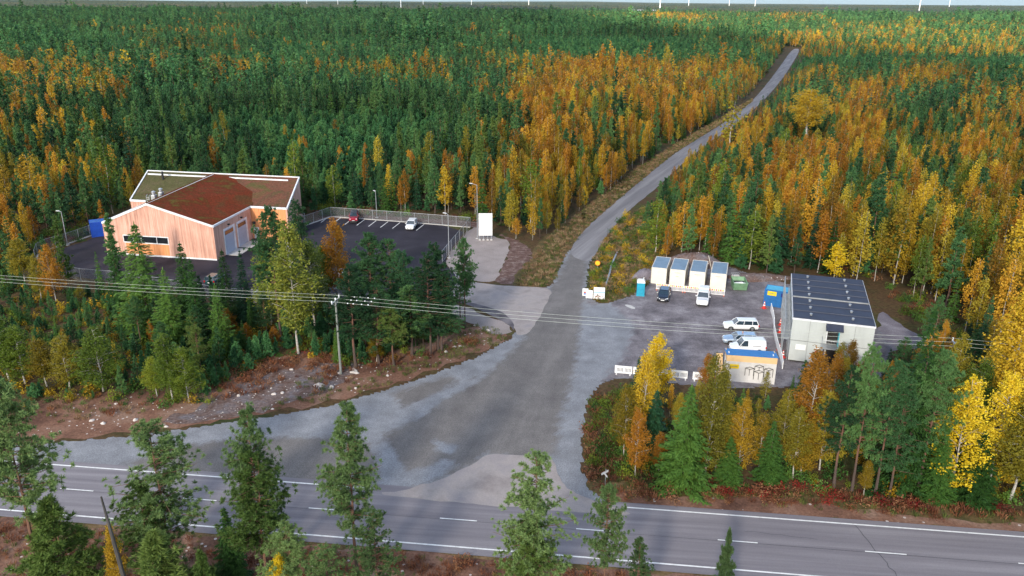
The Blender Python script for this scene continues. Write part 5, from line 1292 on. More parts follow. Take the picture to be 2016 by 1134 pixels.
def E(kind, bx, by, topy, wpx, mat, label, lod=0, var=None, group=None):
    """tree from its base pixel on the ground and the row of its top"""
    g = G(bx, by); H = HT(g.x, g.y, topy); d = math.hypot(g.length, CAM_H)
    wf = (wpx / (FPX / d)) / (2 * SPEC[kind][1] * H / SPEC[kind][0]); wf = min(max(wf * (1.28 if kind == 'birch' else 1.08), .45), 2.2)
    plant(kind, g.x, g.y, H, mat, lod, label, wf, group, var); TAKEN.append((g.x, g.y))

T('pine', 290, 828, 14, 165, 'pine_near', "dark full crowned pine by the road with a smaller light green pine before it", var=2)
T('pine', 268, 940, 9.5, 130, 'pine_light', "light green pine just in front of the dark full crowned one", var=0)
T('pine', 484, 797, 15.5, 120, 'pine_near', "tall blue green pine rising behind an olive pine at the road", var=0)
T('pine', 494, 888, 12.5, 170, 'pine_light', "olive green pine with a bare red trunk, second from the dead pole", var=1)
T('pine', 678, 792, 16, 150, 'pine_near', "tall open pine with a long orange trunk crossing the road lines", var=1)
T('pine', 735, 1005, 9, 110, 'pine_near', "dark pine low beside the tall orange-trunked pine", var=2)
T('pine', 1056, 892, 13.5, 165, 'pine_near', "dense dark pine in front of the pale asphalt apron", var=2)
T('pine', 1040, 1020, 8.5, 140, 'pine_light', "brighter young pine at the foot of the dense dark pine", var=0)
T('pine', 1200, 950, 11.5, 100, 'pine_near', "thin sparse pine on the near verge below the finger sign", var=3)
T('pine', 1262, 1055, 7.5, 75, 'pine_near', "short pine beside the thin sparse one on the near verge", var=1)
T('youngpine', 1437, 1043, 7.5, 62, 'pine_near', "narrow young pine alone on the near verge", var=1)
T('youngpine', 92, 982, 9, 150, 'pine_light', "pale green young pine beside the leaning dead pole", var=2)
T('pine', -12, 742, 18.5, 150, 'pine_near', "huge pine at the frame's edge with a thick red trunk", var=3)
T('youngpine', 300, 1050, 8, 190, 'pine_light', "bushy pale pine at the very bottom near the dead pole", var=0)
T('youngpine', 395, 1085, 7, 100, 'pine_light', "small pale pine beside the bushy one at the bottom edge", var=3)
T('pine', 560, 1030, 8, 140, 'pine_near', "dim pine under the olive pine at the bottom edge", var=1)
T('birch', 545, 1092, 6, 80, 'birch_yellow', "small bright yellow birch top at the bottom edge")
T('birch', 212, 1028, 8.5, 55, 'birch_gold', "slender golden birch behind the leaning dead pole")
T('spruce', 440, 1000, 7, 90, 'spruce', "dark spruce between the olive pine and the dark full pine")
T('pine', 640, 1075, 7, 120, 'pine_near', "low dark pine left of the orange-trunked pine's foot", var=2)
dp = empty("dead_pole", G(214, 1060, 3.2) * Vector((1, 1, 0)) if False else G(199, 978, 11.5) * 1.0, 0, "leaning bare dead trunk rising beside the golden birch", "dead tree")
dp.location = (dp.location.x, dp.location.y, 0)
M['deadwood'] = surf('weathered dead wood', (.06, .055, .05), .9, var=.3, stretch=(3, 3, .4))
MB().path([(.9, -.2, 0), (.6, -.1, 4), (.25, 0, 8), (0, 0, 11.5)], [.2, .17, .13, .06], 8).tube((.5, 0, 5.5), (.1, .3, 5.9), .04, .02).build("trunk", M['deadwood'], dp)

# thicket in front of the timber hall and the car park
for a in [('spruce', 242, 610, 452, 46, 'spruce', "slim spruce reaching the hall's window band"), ('spruce', 297, 650, 440, 95, 'spruce', "broad bright spruce in front of the hall's gable middle"),
          ('spruce', 376, 640, 478, 62, 'spruce', "medium spruce in front of the gable's right half"), ('spruce', 398, 690, 512, 66, 'spruce', "spruce with a pale tip before the hall's corner"), ('spruce', 454, 640, 492, 52, 'spruce', "spruce covering the first concrete ramp"),
          ('spruce', 488, 640, 492, 42, 'spruce_blue', "thin dark spruce below the second garage door"), ('spruce', 344, 690, 530, 62, 'spruce', "spruce standing low below the hall's gable"), ('spruce', 440, 700, 560, 50, 'spruce', "short spruce under the overhead wires near the hall"),
          ('pine', 553, 672, 402, 74, 'pine', "tall pine with flat dark top before the hall's orange wing"), ('pine', 597, 560, 392, 50, 'pine', "dark pine top between the hall's end wall and golden birch"),
          ('birch', 588, 696, 432, 84, 'birch_mix', "big weeping birch with white trunk, tallest of the thicket"), ('birch', 535, 640, 470, 60, 'birch_green', "yellow green birch tucked behind the tall flat-topped pine"), ('birch', 620, 640, 470, 70, 'birch_mix', "olive birch leaning out behind the weeping birch"),
          ('birch', 668, 600, 430, 54, 'birch_orange', "orange topped birch in front of the black car park"), ('birch', 640, 600, 480, 50, 'birch_green', "green birch beside the orange topped one"),
          ('pine', 735, 655, 455, 74, 'pine', "first pine against the car park asphalt, pointed top"), ('pine', 772, 650, 470, 70, 'pine', "second pine against the car park asphalt"), ('pine', 800, 665, 492, 70, 'spruce_blue', "pine between two taller ones below the car park"),
          ('pine', 848, 700, 498, 78, 'pine', "broad pine at the thicket's end by the car park fence"), ('pine', 862, 690, 476, 70, 'pine', "upright pine touching the car park's side fence"), ('pine', 700, 726, 520, 95, 'pine', "large dark pine just beyond the power pole"),
          ('pine', 745, 715, 560, 90, 'pine', "pine with dense low crown near the power pole"), ('pine', 812, 700, 560, 90, 'pine', "wide dim pine under the overhead wires"), ('pine', 870, 690, 570, 80, 'pine', "dim pine nearest the soil bank"), ('pine', 775, 720, 600, 70, 'pine_light', "smaller green pine at the thicket's stony foot"),
          ('pine', 916, 645, 466, 46, 'pine', "sparse single pine beside the junction drive"), ('pine', 906, 625, 520, 40, 'pine', "thin companion pine behind the sparse single one"),
          ('birch', 205, 770, 642, 76, 'birch_green', "plump green birch standing alone at the bare soil"), ('birch', 340, 790, 655, 56, 'birch_green', "green birch group's tallest, at the bare soil's edge"), ('birch', 372, 792, 680, 46, 'birch_green', "green birch with thin white stem next to straw grass"), ('birch', 310, 780, 700, 46, 'birch_green', "small green birch left in its group by the soil"),
          ('birch', 138, 765, 660, 62, 'birch_olive', "yellowish birch among green ones near the edge pine"), ('birch', 92, 760, 665, 56, 'birch_gold', "golden green birch above the bare soil"), ('birch', 50, 755, 640, 56, 'birch_green', "green birch nearest the huge edge pine"), ('birch', 18, 750, 620, 66, 'birch_green', "green birch at the frame's edge above the edge pine"),
          ('birch', 110, 592, 478, 30, 'birch_orange', "vivid narrow orange birch in front of the curved fence"), ('birch', 50, 560, 468, 46, 'birch_olive', "yellow green birch outside the curved fence"), ('birch', 82, 590, 500, 26, 'birch_olive', "small olive birch beside the vivid orange one"),
          ('birch', 450, 655, 605, 24, 'birch_orange', "small orange sapling among young pines"), ('birch', 487, 672, 636, 24, 'birch_orange', "tiny bright orange sapling between young pines"), ('birch', 541, 676, 642, 22, 'birch_orange', "tiny orange sapling by the tall pine's foot"), ('birch', 160, 590, 562, 20, 'birch_olive', "tiny yellow sapling below the hall's fence"),
          ('birch', 742, 712, 655, 36, 'birch_gold', "golden sapling hidden under dim pines")]:
    E(*a)
# thicket in front of the yard and grey block
for a in [('birch', 1262, 880, 690, 62, 'birch_gold', "orange gold birch first at the gravel edge"), ('birch', 1228, 900, 755, 50, 'birch_gold', "narrow orange birch overhanging the gravel edge"), ('birch', 1290, 800, 655, 56, 'birch_yellow', "brightest yellow birch before the white slotted barriers"),
          ('spruce', 1248, 870, 705, 50, 'spruce_blue', "dark spruce behind the first orange gold birch"), ('spruce', 1345, 955, 760, 95, 'spruce', "broad dark spruce below the white barriers"), ('spruce', 1285, 900, 770, 80, 'spruce_blue', "dark spruce under the brightest yellow birch"),
          ('birch', 1296, 935, 850, 34, 'birch_orange', "short orange birch against the dark spruces"), ('birch', 1388, 945, 695, 62, 'birch_olive', "tall olive birch with leaning white stem, left of its clump"), ('birch', 1408, 930, 712, 44, 'birch_olive', "olive birch in the middle of the clump before the cube container"),
          ('birch', 1452, 938, 778, 44, 'birch_gold', "golden birch right of the clump before the cube container"), ('birch', 1388, 790, 695, 34, 'birch_orange', "rusty pointed birch top beside the cube container"), ('birch', 1492, 930, 812, 40, 'birch_gold', "golden edged birch under the cube container's corner"),
          ('birch', 1385, 940, 900, 30, 'birch_orange', "tiny orange sapling between white stems"), ('birch', 1536, 900, 765, 44, 'birch_olive', "olive birch right of the cube container"), ('birch', 1582, 905, 683, 76, 'birch_orange', "tall glowing orange birch before the grey block's corner"),
          ('birch', 1575, 935, 825, 64, 'birch_gold', "golden lower birch under the glowing orange one"), ('spruce', 1510, 945, 830, 60, 'spruce', "dark spruce between golden birches"), ('spruce', 1430, 950, 860, 60, 'spruce', "low spruce behind the clump's white stems"),
          ('pine', 1640, 960, 720, 80, 'pine', "grey green pine covering the block's lower doorway"), ('pine', 1676, 966, 678, 74, 'pine', "tall pine whose top covers the outside stair"), ('pine', 1722, 972, 706, 76, 'pine', "tall pine before the block's far front corner"), ('spruce', 1772, 960, 608, 92, 'spruce', "tallest spruce, just beside the grey block"),
          ('pine', 1805, 972, 685, 84, 'pine', "blue green pine right of the tallest spruce"), ('pine', 1750, 975, 760, 70, 'pine', "dim pine below the tallest spruce"), ('birch', 1795, 800, 680, 40, 'birch_orange', "orange birch top behind the blue green pine"), ('birch', 1857, 860, 655, 48, 'birch_olive', "olive pointed birch beside the second power pole"),
          ('birch', 1868, 975, 738, 74, 'birch_yellow', "vivid yellow birch, first of the bright pair"), ('birch', 1945, 960, 728, 62, 'birch_yellow', "vivid yellow birch, second of the bright pair"), ('birch', 1990, 985, 770, 90, 'birch_olive', "olive gold birch with a leaning white stem at the frame's edge"),
          ('spruce', 1910, 985, 850, 80, 'spruce', "dark spruce between the two vivid yellow birches"), ('birch', 1770, 960, 890, 34, 'birch_gold', "small yellow sapling under dim pines"), ('spruce', 1835, 985, 840, 70, 'spruce', "dark spruce left of the vivid yellow birch"), ('birch', 1900, 900, 700, 60, 'birch_green', "green birch behind the vivid yellow birches"),
          ('birch', 1960, 880, 560, 90, 'birch_gold', "tall golden birch behind the wires at the frame's edge"), ('birch', 1700, 975, 905, 24, 'birch_gold', "thin yellow sapling at the pines' feet"),
          ('aspen', 1583, 292, 174, 80, 'birch_gold', "lone tall round crowned orange aspen above the birch forest", 0, 0), ('aspen', 1434, 300, 196, 60, 'birch_olive', "thin half bare aspen standing beside the forest road", 2, 1),
           ('birch', 1440, 905, 812, 40, 'birch_gold', "golden birch low in front of the cube container's left half"), ('birch', 1350, 925, 800, 56, 'birch_green', "green birch between dark spruces below the barriers"), ('birch', 1560, 940, 800, 50, 'birch_olive', "olive birch low beneath the glowing orange one"),
           ('birch', 1612, 925, 765, 54, 'birch_olive', "olive birch between the glowing orange birch and the pines"), ('birch', 1250, 935, 800, 40, 'birch_orange', "orange birch low at the thicket's road corner"), ('birch', 1335, 850, 772, 30, 'birch_olive', "olive birch beside the brightest yellow one"),
           ('birch', 222, 420, 262, 40, 'birch_green', "large yellow green birch rising over the wood behind the blue container", 1), ('birch', 75, 430, 300, 44, 'birch_gold', "large golden birch at the wood's edge far beside the hall", 1), ('birch', 585, 385, 275, 34, 'birch_green', "yellow green birch top right behind the hall's roof", 1),
           ('birch', 660, 408, 322, 26, 'birch_green', "slim green birch behind the corner of the car park fence", 1), ('birch', 1045, 450, 310, 44, 'birch_green', "big green birch with white stem near the mulch bank", 1), ('birch', 1010, 430, 285, 30, 'birch_gold', "gold birch behind the white sign board's side", 1),
           ('birch', 1290, 500, 388, 46, 'birch_green', "green birch at the yard's wood edge above the toilet", 1), ('birch', 1475, 530, 412, 50, 'birch_green', "green birch with twin stems behind the green skip", 1), ('birch', 1640, 555, 478, 40, 'birch_yellow', "yellow birch just behind the grey block's roof", 1),
           ('birch', 1016, 470, 428, 22, 'birch_orange', "small orange birch alone behind the mulch bank", 1)]:
    E(*a)
print("explicit", COUNT)

# ---- where nothing tall grows
CLEAR = [gp([(1545, 283), (1625, 283), (1625, 312), (1545, 312)]), gp(JUNC), gp(YARD), gp(DRIVE), CARPARK,
         [Vector(p) for p in ((-78, 132), (-50, 130), (-45, 143), (-39, 143), (-38, 164), (-80, 171), (-80, 150), (-76, 150))],
         gp([(60, 500), (110, 470), (205, 452), (215, 470), (225, 566), (150, 566), (60, 540)]),
         gp([(590, 440), (652, 414), (935, 428), (975, 450), (1042, 475), (1056, 520), (1040, 570), (900, 560), (860, 520)]),
         gp([(1010, 575), (1035, 520), (1075, 478), (1120, 440), (1190, 385), (1238, 345), (1325, 286), (1410, 240), (1470, 195), (1515, 140), (1545, 92), (1580, 94), (1549, 152), (1508, 200), (1456, 245), (1368, 304), (1308, 372), (1285, 420), (1265, 470), (1300, 500), (1290, 560), (1150, 620)]),
         gp([(1700, 560), (1740, 590), (1790, 640), (1910, 695), (1900, 725), (1780, 700), (1700, 760)]),
         gp([(1540, 540), (1720, 560), (1760, 640), (1740, 740), (1540, 745)]),
         gp([(-200, 960), (-200, 790), (60, 790), (250, 800), (420, 805), (560, 705), (700, 735), (860, 712), (960, 640), (1020, 640), (900, 760), (500, 900)]),
         [RP(-500, 9), RP(s_j0 - 30, 9), RP(s_j0 - 30, 0), RP(s_j1, 0), RP(s_j1 + 2, 6.8), RP(500, 8), RP(500, NEAR - 2.2), RP(-500, NEAR - 2.2)]]
THICK_L = gp([(-250, 520), (60, 560), (160, 580), (430, 612), (700, 620), (860, 612), (890, 640), (830, 700), (690, 725), (560, 700), (420, 780), (200, 790), (-250, 780)])
THICK_R = gp([(1225, 870), (1245, 790), (1420, 790), (1700, 770), (1760, 740), (1830, 700), (2300, 720), (2300, 1020), (1900, 985), (1700, 975), (1500, 955), (1270, 940), (1225, 900)])
def clear_mask(x, y):
    m = np.zeros(np.shape(x), bool)
    for P in CLEAR: m |= in_poly(x, y, P)
    return m

# ---- species by place: rows and columns of the plan of the wood (letters = mixtures)
ROWS = [-40, 26, 45, 70, 100, 130, 160, 215, 280, 350, 420, 520, 640]
PLAN = ["GGGGGGGGGGGGGGGG", "GGGgGGGGGgogoGgG", "GggmGGGgGGgggmmm", "GGggPPGgPPPgommm", "gPPPPgGgPPPgPPPP", "oooogmmgoOooogog", "omGGGGGgOooogogo",
        "mgGPPPPGOooogogo", "mmGgPPggOoomooyo", "mmmgmgmmyygoomyy", "mggmgmmgyyogoyyy", "gggggggggggogoyy"]
MIX = {  # spruce, pine, young pine, birch orange, gold, olive, green
    'G': (.34, .52, .10, .01, .005, .01, .015), 'g': (.36, .40, .06, .05, .03, .05, .05), 'P': (.12, .14, .66, .02, .015, .02, .025), 'm': (.27, .28, .05, .13, .09, .10, .08),
    'o': (.26, .10, .04, .27, .14, .12, .07), 'O': (.07, .05, .01, .62, .11, .09, .05), 'y': (.22, .10, .03, .14, .17, .19, .15)}
KINDS7 = [('spruce', 'spruce'), ('pine', 'pine'), ('youngpine', 'pine_fresh'), ('birch', 'birch_orange'), ('birch', 'birch_gold'), ('birch', 'birch_olive'), ('birch', 'birch_green')]
def grid_points(y0, y1, sp, half=.82):
    ys = np.arange(y0, y1, sp); X_, Y_ = [], []
    for y in ys:
        w_ = half * y + 30; x = np.arange(-w_, w_, sp); X_.append(x); Y_.append(np.full(x.shape, y))
    X_ = np.concatenate(X_); Y_ = np.concatenate(Y_)
    return X_ + rng.uniform(-.42, .42, X_.shape) * sp, Y_ + rng.uniform(-.42, .42, Y_.shape) * sp
def clumpy(x, y, s): return (np.sin(x / s + 1.3 * np.sin(y / s * .7)) + np.sin(y / s * 1.1 + 1.7 * np.sin(x / s * .6 + 2)) + np.sin((x + y) / s * .63 + 4)) / 3
pts = []
for y0, y1, sp in ((62, 300, 2.85), (300, 620, 3.5), (620, 1200, 4.8), (1200, 2000, 7.0), (2000, 3000, 10)):
    x, y = grid_points(y0, y1, sp); d = np.hypot(x, y); ok = ~clear_mask(x, y)
    ok &= ~((y < 120) & ~in_poly(x, y, THICK_L) & ~in_poly(x, y, THICK_R) & (np.abs(x) < 62))
    x, y = x[ok], y[ok]; pts.append(np.stack([x, y, np.full(x.shape, sp)], 1))
x, y = grid_points(75, 125, 2.3); ok = in_poly(x, y, THICK_L) & ~clear_mask(x, y); pts.append(np.stack([x[ok], y[ok], np.full(ok.sum(), 3.0)], 1))
# keep clear of the placed trees
pts = np.concatenate(pts); TK = np.array(TAKEN)
near = pts[:, 1] < 420
dm = np.full(len(pts), 99.0); dm[near] = np.min(np.hypot(pts[near, 0][:, None] - TK[None, :, 0], pts[near, 1][:, None] - TK[None, :, 1]), axis=1)
pts = pts[dm > np.where(pts[:, 1] > 150, 2.6, 1.6)]
gap = clumpy(pts[:, 0] + 300, pts[:, 1], 13) * .6 + clumpy(pts[:, 0], pts[:, 1] + 90, 5) * .4
pts = pts[(gap < .52) | (pts[:, 1] < 120)]
X_, Y_, SP = pts.T; N = len(X_)
pu, pv, pz = PXN(X_, Y_, np.full(N, 6.0))
ci = np.clip(((pu + rng.normal(0, 22, N)) / 126).astype(int), 0, 15)
jit = rng.normal(0, 1, N) * np.clip((pv) * .045, 1.5, 14)
ri = np.clip(np.searchsorted(ROWS, pv + jit) - 1, 0, len(PLAN) - 1)
code = np.array([list(r) for r in PLAN])[ri, ci]
inL = in_poly(X_, Y_, THICK_L); inR = in_poly(X_, Y_, THICK_R)
code[inL] = 'L'; code[inR] = 'R'
MIX['L'] = (.20, .12, .56, .02, .01, .03, .06); pass; MIX['R'] = (.28, .14, .05, .10, .20, .16, .07)
cum = np.cumsum(np.array([MIX[c] for c in code]), axis=1); cum /= cum[:, -1:]
u_ = np.clip(rng.random(N) * .8 + .2 * (clumpy(X_, Y_, 9 + Y_ * .01) * .5 + .5), 0, .999)
K7 = (u_[:, None] > cum).sum(1)
base_h = np.array([9.5, 11.5, 5.2, 11.0, 11.0, 10.5, 10.5])[K7] * (1 + .14 * rng.normal(size=N)).clip(.55, 1.5) * (1 + .16 * clumpy(X_, Y_, 40))
base_h = np.where((code == 'G') & (K7 != 2) & (pv < 130), base_h * 1.25, base_h)
base_h = np.where(code == 'P', np.where(K7 == 2, 6.2, 7.5) * rng.uniform(.85, 1.15, N), base_h)
base_h = np.where((code == 'G') & (K7 == 2), 7.5, base_h)
grove = clumpy(X_ - 500, Y_ + 200, 55) > .42; base_h = np.where(grove & (K7 < 2) & (Y_ > 300), base_h * 1.3, base_h); base_h = np.where((K7 < 2) & (Y_ > 200), base_h * (1 + .25 * clumpy(X_, Y_ - 333, 18)), base_h)
tall = (rng.random(N) < .012) & (Y_ > 330); base_h = np.where(tall, base_h * 1.55, base_h)
base_h = np.where(code == 'L', base_h * np.where(K7 > 2, .36, np.where(pv > 690, .36, np.where(pu < 250, .34, np.where(pv > 640, .44, .56)))), base_h); base_h = np.where(code == 'R', base_h * np.where((pu > 1235) & (pu < 1640), .36, .62), base_h)
base_h = np.where((Y_ < 190) & (X_ < 20) & (code != 'L'), base_h * .86, base_h)
rl = gp(NORTH_R); rd = -poly_dist(X_, Y_, gp(NORTH_L + NORTH_R))
rightside = (pu > 1200) & (Y_ > 125) & (Y_ < 900) & (X_ > np.interp(Y_, [p.y for p in rl[::-1]], [p.x for p in rl[::-1]]))
base_h = np.where(rightside, base_h * np.interp(Y_, [130, 170, 260, 700, 900], [.95, .88, .74, .72, .95]) * np.clip(.30 + rd / 26, .3, 1), base_h)
base_h = np.where(~rightside & (Y_ > 140) & (rd < 25), base_h * np.clip(.55 + rd / 40, .5, 1), base_h)
base_h *= 1 + .34 * (rng.random(N) - .5)
wscale = (SP / 3.0) ** .55 * np.where(rightside, 1.12, 1.0)

# the nearest visible of each kind become trees of their own; the rest is the wood
inview = (pu > -30) & (pu < 2046) & (pv > 0) & (pv < 1134)
CATI = np.array([0, 1, 1, 2, 2, 2, 2])[K7]; order = np.argsort(np.hypot(X_, Y_) / np.maximum(base_h, 4) * 8)
quota = {0: 296 - COUNT.get('spruce tree', 0), 1: 296 - COUNT.get('pine tree', 0), 2: 296 - COUNT.get('birch tree', 0)}
single = np.zeros(N, bool)
for i in order:
    if not inview[i]: continue
    c = CATI[i]
    if quota[c] > 0: quota[c] -= 1; single[i] = True
    if not any(v > 0 for v in quota.values()): break
CNAME = {'pine_fresh': 'blue green', 'spruce': 'dark green', 'pine': 'blue green', 'birch_orange': 'orange', 'birch_gold': 'golden', 'birch_olive': 'olive yellow', 'birch_green': 'yellow green'}
def place_of(i):
    c = code[i]; px, py = pu[i], pv[i]
    if c == 'L': return "in the thicket between main road and car park fence" if px > 420 else "in the young thicket below the timber hall"
    if c == 'R': return "in the thicket between main road and yard"
    if px < 220 and py > 330: return "beside the timber hall's gable side"
    if px < 640: return "in the wood behind the timber hall"
    if px < 940: return "in the wood behind the car park"
    if px < 1240: return "in the wood between car park and forest road"
    if px < 1540 and py > 300: return "in the wood behind the cream containers"
    if py > 440: return "in the wood beyond the grey block"
    return "in the birch wood across the forest road from the hall"
SPN = {'spruce': 'spruce', 'pine': 'pine', 'youngpine': 'young pine', 'birch': 'birch'}
for i in np.nonzero(single)[0]:
    kind, mat = KINDS7[K7[i]]; d = math.hypot(X_[i], Y_[i]); lod = 0 if d < 112 else 1
    if kind == 'spruce' and rng.random() < .4: mat = 'spruce_blue'
    if kind != 'birch' and kind != 'spruce' and rng.random() < .18: mat = 'pine_light'
    hh = base_h[i]; sz = 'low' if hh < 6 else ('middling' if hh < 10.5 else 'tall')
    cn = {'spruce_blue': 'deep green', 'pine_light': 'fresh green'}.get(mat) or CNAME[mat]
    pl_ = place_of(i); plant(kind, X_[i], Y_[i], hh, mat, lod, f"{sz} {cn} {SPN[kind]} {pl_}", random.uniform(.85, 1.2), f"{sz} {cn} {SPN[kind]}s {pl_}")
print("with forest", COUNT, "single", single.sum(), "of", N)

# ---- the rest of the wood: instanced stuff, one object per kind and tone
def scatter(name, label, X, Y, Z, S, W, protos, idx):
    me = bpy.data.meshes.new(name); n = len(X); me.vertices.add(n)
    me.vertices.foreach_set("co", np.stack([X, Y, Z], 1).astype(np.float32).ravel())
    for nm, arr in (("sc", S), ("wd", W), ("rot", rng.uniform(0, 6.28, n))):
        me.attributes.new(nm, 'FLOAT', 'POINT').data.foreach_set("value", np.asarray(arr, np.float32))
    me.attributes.new("idx", 'INT', 'POINT').data.foreach_set("value", np.asarray(idx, np.int32)); me.update()
    o = bpy.data.objects.new(name, me); COL.objects.link(o); tag(o, label, None, None, 'stuff')
    ng = bpy.data.node_groups.new(name, 'GeometryNodeTree')
    ng.interface.new_socket("Geometry", in_out='INPUT', socket_type='NodeSocketGeometry'); ng.interface.new_socket("Geometry", in_out='OUTPUT', socket_type='NodeSocketGeometry')
    nn, ll = ng.nodes, ng.links; gi = nn.new("NodeGroupInput"); go = nn.new("NodeGroupOutput"); jn = nn.new("GeometryNodeJoinGeometry")
    def attr(nm, ty='FLOAT'):
        a = nn.new("GeometryNodeInputNamedAttribute"); a.data_type = ty; a.inputs[0].default_value = nm; return a.outputs[0]
    cs = nn.new("ShaderNodeCombineXYZ"); ll.new(attr("wd"), cs.inputs[0]); ll.new(attr("wd"), cs.inputs[1]); ll.new(attr("sc"), cs.inputs[2])
    cr = nn.new("ShaderNodeCombineXYZ"); ll.new(attr("rot"), cr.inputs[2]); ia = attr("idx", 'INT')
    for k, me2 in enumerate(protos):
        po = bpy.data.objects.new("proto_" + name, me2)
        oi = nn.new("GeometryNodeObjectInfo"); oi.inputs[0].default_value = po; oi.inputs["As Instance"].default_value = True
        cmp_ = nn.new("FunctionNodeCompare"); cmp_.data_type = 'INT'; cmp_.operation = 'EQUAL'
        ints = [s for s in cmp_.inputs if s.type == 'INT']; ll.new(ia, ints[0]); ints[1].default_value = k
        ip = nn.new("GeometryNodeInstanceOnPoints"); ll.new(gi.outputs[0], ip.inputs["Points"]); ll.new(cmp_.outputs[0], ip.inputs["Selection"]); ll.new(oi.outputs["Geometry"], ip.inputs["Instance"])
        ll.new(cr.outputs[0], ip.inputs["Rotation"]); ll.new(cs.outputs[0], ip.inputs["Scale"]); ll.new(ip.outputs[0], jn.inputs[0])
    ll.new(jn.outputs[0], go.inputs[0]); md = o.modifiers.new("scatter", 'NODES'); md.node_group = ng
    return o
rest = ~single
FN = {0: ('spruce_forest', 'dark spruces filling the wood to the horizon'), 1: ('pine_forest', 'blue green pines filling the wood to the horizon'), 2: ('young_pine_plantation', 'low even young pines in wide plantation blocks'),
      3: ('orange_birch_forest', 'orange birches massed along the forest road'), 4: ('golden_birch_forest', 'golden birches scattered through the wood'), 5: ('olive_birch_forest', 'olive yellow birches scattered through the wood'), 6: ('green_birch_forest', 'yellow green birches scattered through the wood')}
dist = np.hypot(X_, Y_)
for k7 in range(7):
    kind, mat = KINDS7[k7]; protos = []; sel = rest & (K7 == k7)
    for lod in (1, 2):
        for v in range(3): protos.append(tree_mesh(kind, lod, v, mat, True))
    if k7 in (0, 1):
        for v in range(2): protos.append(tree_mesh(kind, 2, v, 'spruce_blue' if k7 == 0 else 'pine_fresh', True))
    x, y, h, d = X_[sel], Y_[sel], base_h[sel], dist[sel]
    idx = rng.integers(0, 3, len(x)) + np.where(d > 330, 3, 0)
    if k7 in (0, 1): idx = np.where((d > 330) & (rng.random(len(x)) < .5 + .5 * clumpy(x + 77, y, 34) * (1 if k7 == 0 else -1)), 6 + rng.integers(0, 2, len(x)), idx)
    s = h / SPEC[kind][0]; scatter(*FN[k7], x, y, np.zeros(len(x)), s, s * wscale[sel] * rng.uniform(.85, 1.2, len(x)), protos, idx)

# ---- undergrowth
def tuft_mesh(name, mat, n, R, h, w_, droop=.5):
    a = rng.uniform(0, 6.28, n); r = R * np.sqrt(rng.random(n)); C_ = np.stack([np.cos(a) * r, np.sin(a) * r, np.full(n, h * .45)], 1)
    dd = unit(np.stack([np.cos(a) * droop * rng.random(n), np.sin(a) * droop * rng.random(n), np.ones(n)], 1) + rng.normal(0, .2, (n, 3))); L_ = h * .5 * rng.uniform(.6, 1.2, n)
    C_[:, 2] = L_ * .9; return quads(name, C_, dd * L_[:, None], unit(np.cross(dd, rdir(n))) * w_, M[mat])
def shrub_mesh(name, mat, n, R, h, s):
    d = rdir(n); d[:, 2] = np.abs(d[:, 2]); r = rng.random(n) ** .45; lob = 1 + .3 * np.sin(np.arctan2(d[:, 1], d[:, 0]) * 3 + 1)
    C_ = d * np.array([R, R, h])[None] * (r * lob)[:, None]; dd = rdir(n); L_ = s * rng.uniform(.6, 1.3, n)
    return quads(name, C_, dd * L_[:, None], unit(np.cross(dd, rdir(n))) * (L_ * .6)[:, None], M[mat])
def fill(polys, sp, keep=1.0, avoid=True):
    OX, OY = [], []
    for P in polys:
        xs = [p[0] for p in P]; ys = [p[1] for p in P]; gx, gy = np.meshgrid(np.arange(min(xs), max(xs), sp), np.arange(min(ys), max(ys), sp)); gx = gx.ravel() + rng.uniform(-.5, .5, gx.size) * sp; gy = gy.ravel() + rng.uniform(-.5, .5, gy.size) * sp
        m = in_poly(gx, gy, P) & (rng.random(gx.size) < keep); OX.append(gx[m]); OY.append(gy[m])
    x, y = np.concatenate(OX), np.concatenate(OY)
    if avoid:
        m = ~(in_poly(x, y, gp(JUNC)) | in_poly(x, y, gp(YARD)) | in_poly(x, y, gp(DRIVE)) | in_poly(x, y, CARPARK) | in_poly(x, y, gp(NORTH_L + NORTH_R)))
        t = (x - R0.x) * RN.x + (y - R0.y) * RN.y; m &= ~((t < 1.0) & (t > NEAR - 1.2)); x, y = x[m], y[m]
    return x, y
GT = [tuft_mesh("grass_tuft", 'grass', 26, .30, .42, .022), tuft_mesh("grass_tuft", 'grass', 34, .42, .30, .025)]
ST = [tuft_mesh("straw_tuft", 'straw', 26, .30, .60, .022, .8), tuft_mesh("straw_tuft", 'straw', 30, .4, .42, .022, 1.0)]
RT = [tuft_mesh("rust_tuft", 'rust', 30, .4, .55, .03, .9), shrub_mesh("rust_shrub", 'rust', 160, .7, .7, .07)]
RS = [shrub_mesh("red_shrub", 'red_leaf', 220, .8, .6, .06), shrub_mesh("red_shrub", 'red_leaf', 160, .5, .5, .06)]
GS = [shrub_mesh("green_shrub", 'birch_green', 240, .8, .9, .08), shrub_mesh("green_shrub", 'spruce', 240, .8, .7, .08), shrub_mesh("green_shrub", 'birch_gold', 200, .7, .9, .08)]
VERGES = [gp([(1010, 575), (1035, 520), (1080, 470), (1190, 380), (1240, 340), (1330, 285), (1480, 195), (1484, 200), (1334, 302), (1256, 366), (1157, 452), (1116, 502), (1088, 562)]),
          gp([(1160, 590), (1165, 520), (1188, 475), (1230, 425), (1300, 400), (1340, 480), (1290, 520), (1275, 560), (1240, 588), (1190, 600)]),
          gp([(500, 815), (650, 790), (760, 760), (850, 728), (940, 695), (990, 672), (975, 645), (900, 640), (860, 700), (740, 735), (560, 790)]),
          gp([(1155, 800), (1200, 760), (1240, 760), (1260, 930), (1500, 960), (1800, 985), (2100, 1020), (2100, 1045), (1700, 1010), (1400, 990), (1230, 985), (1168, 960), (1152, 900)])]
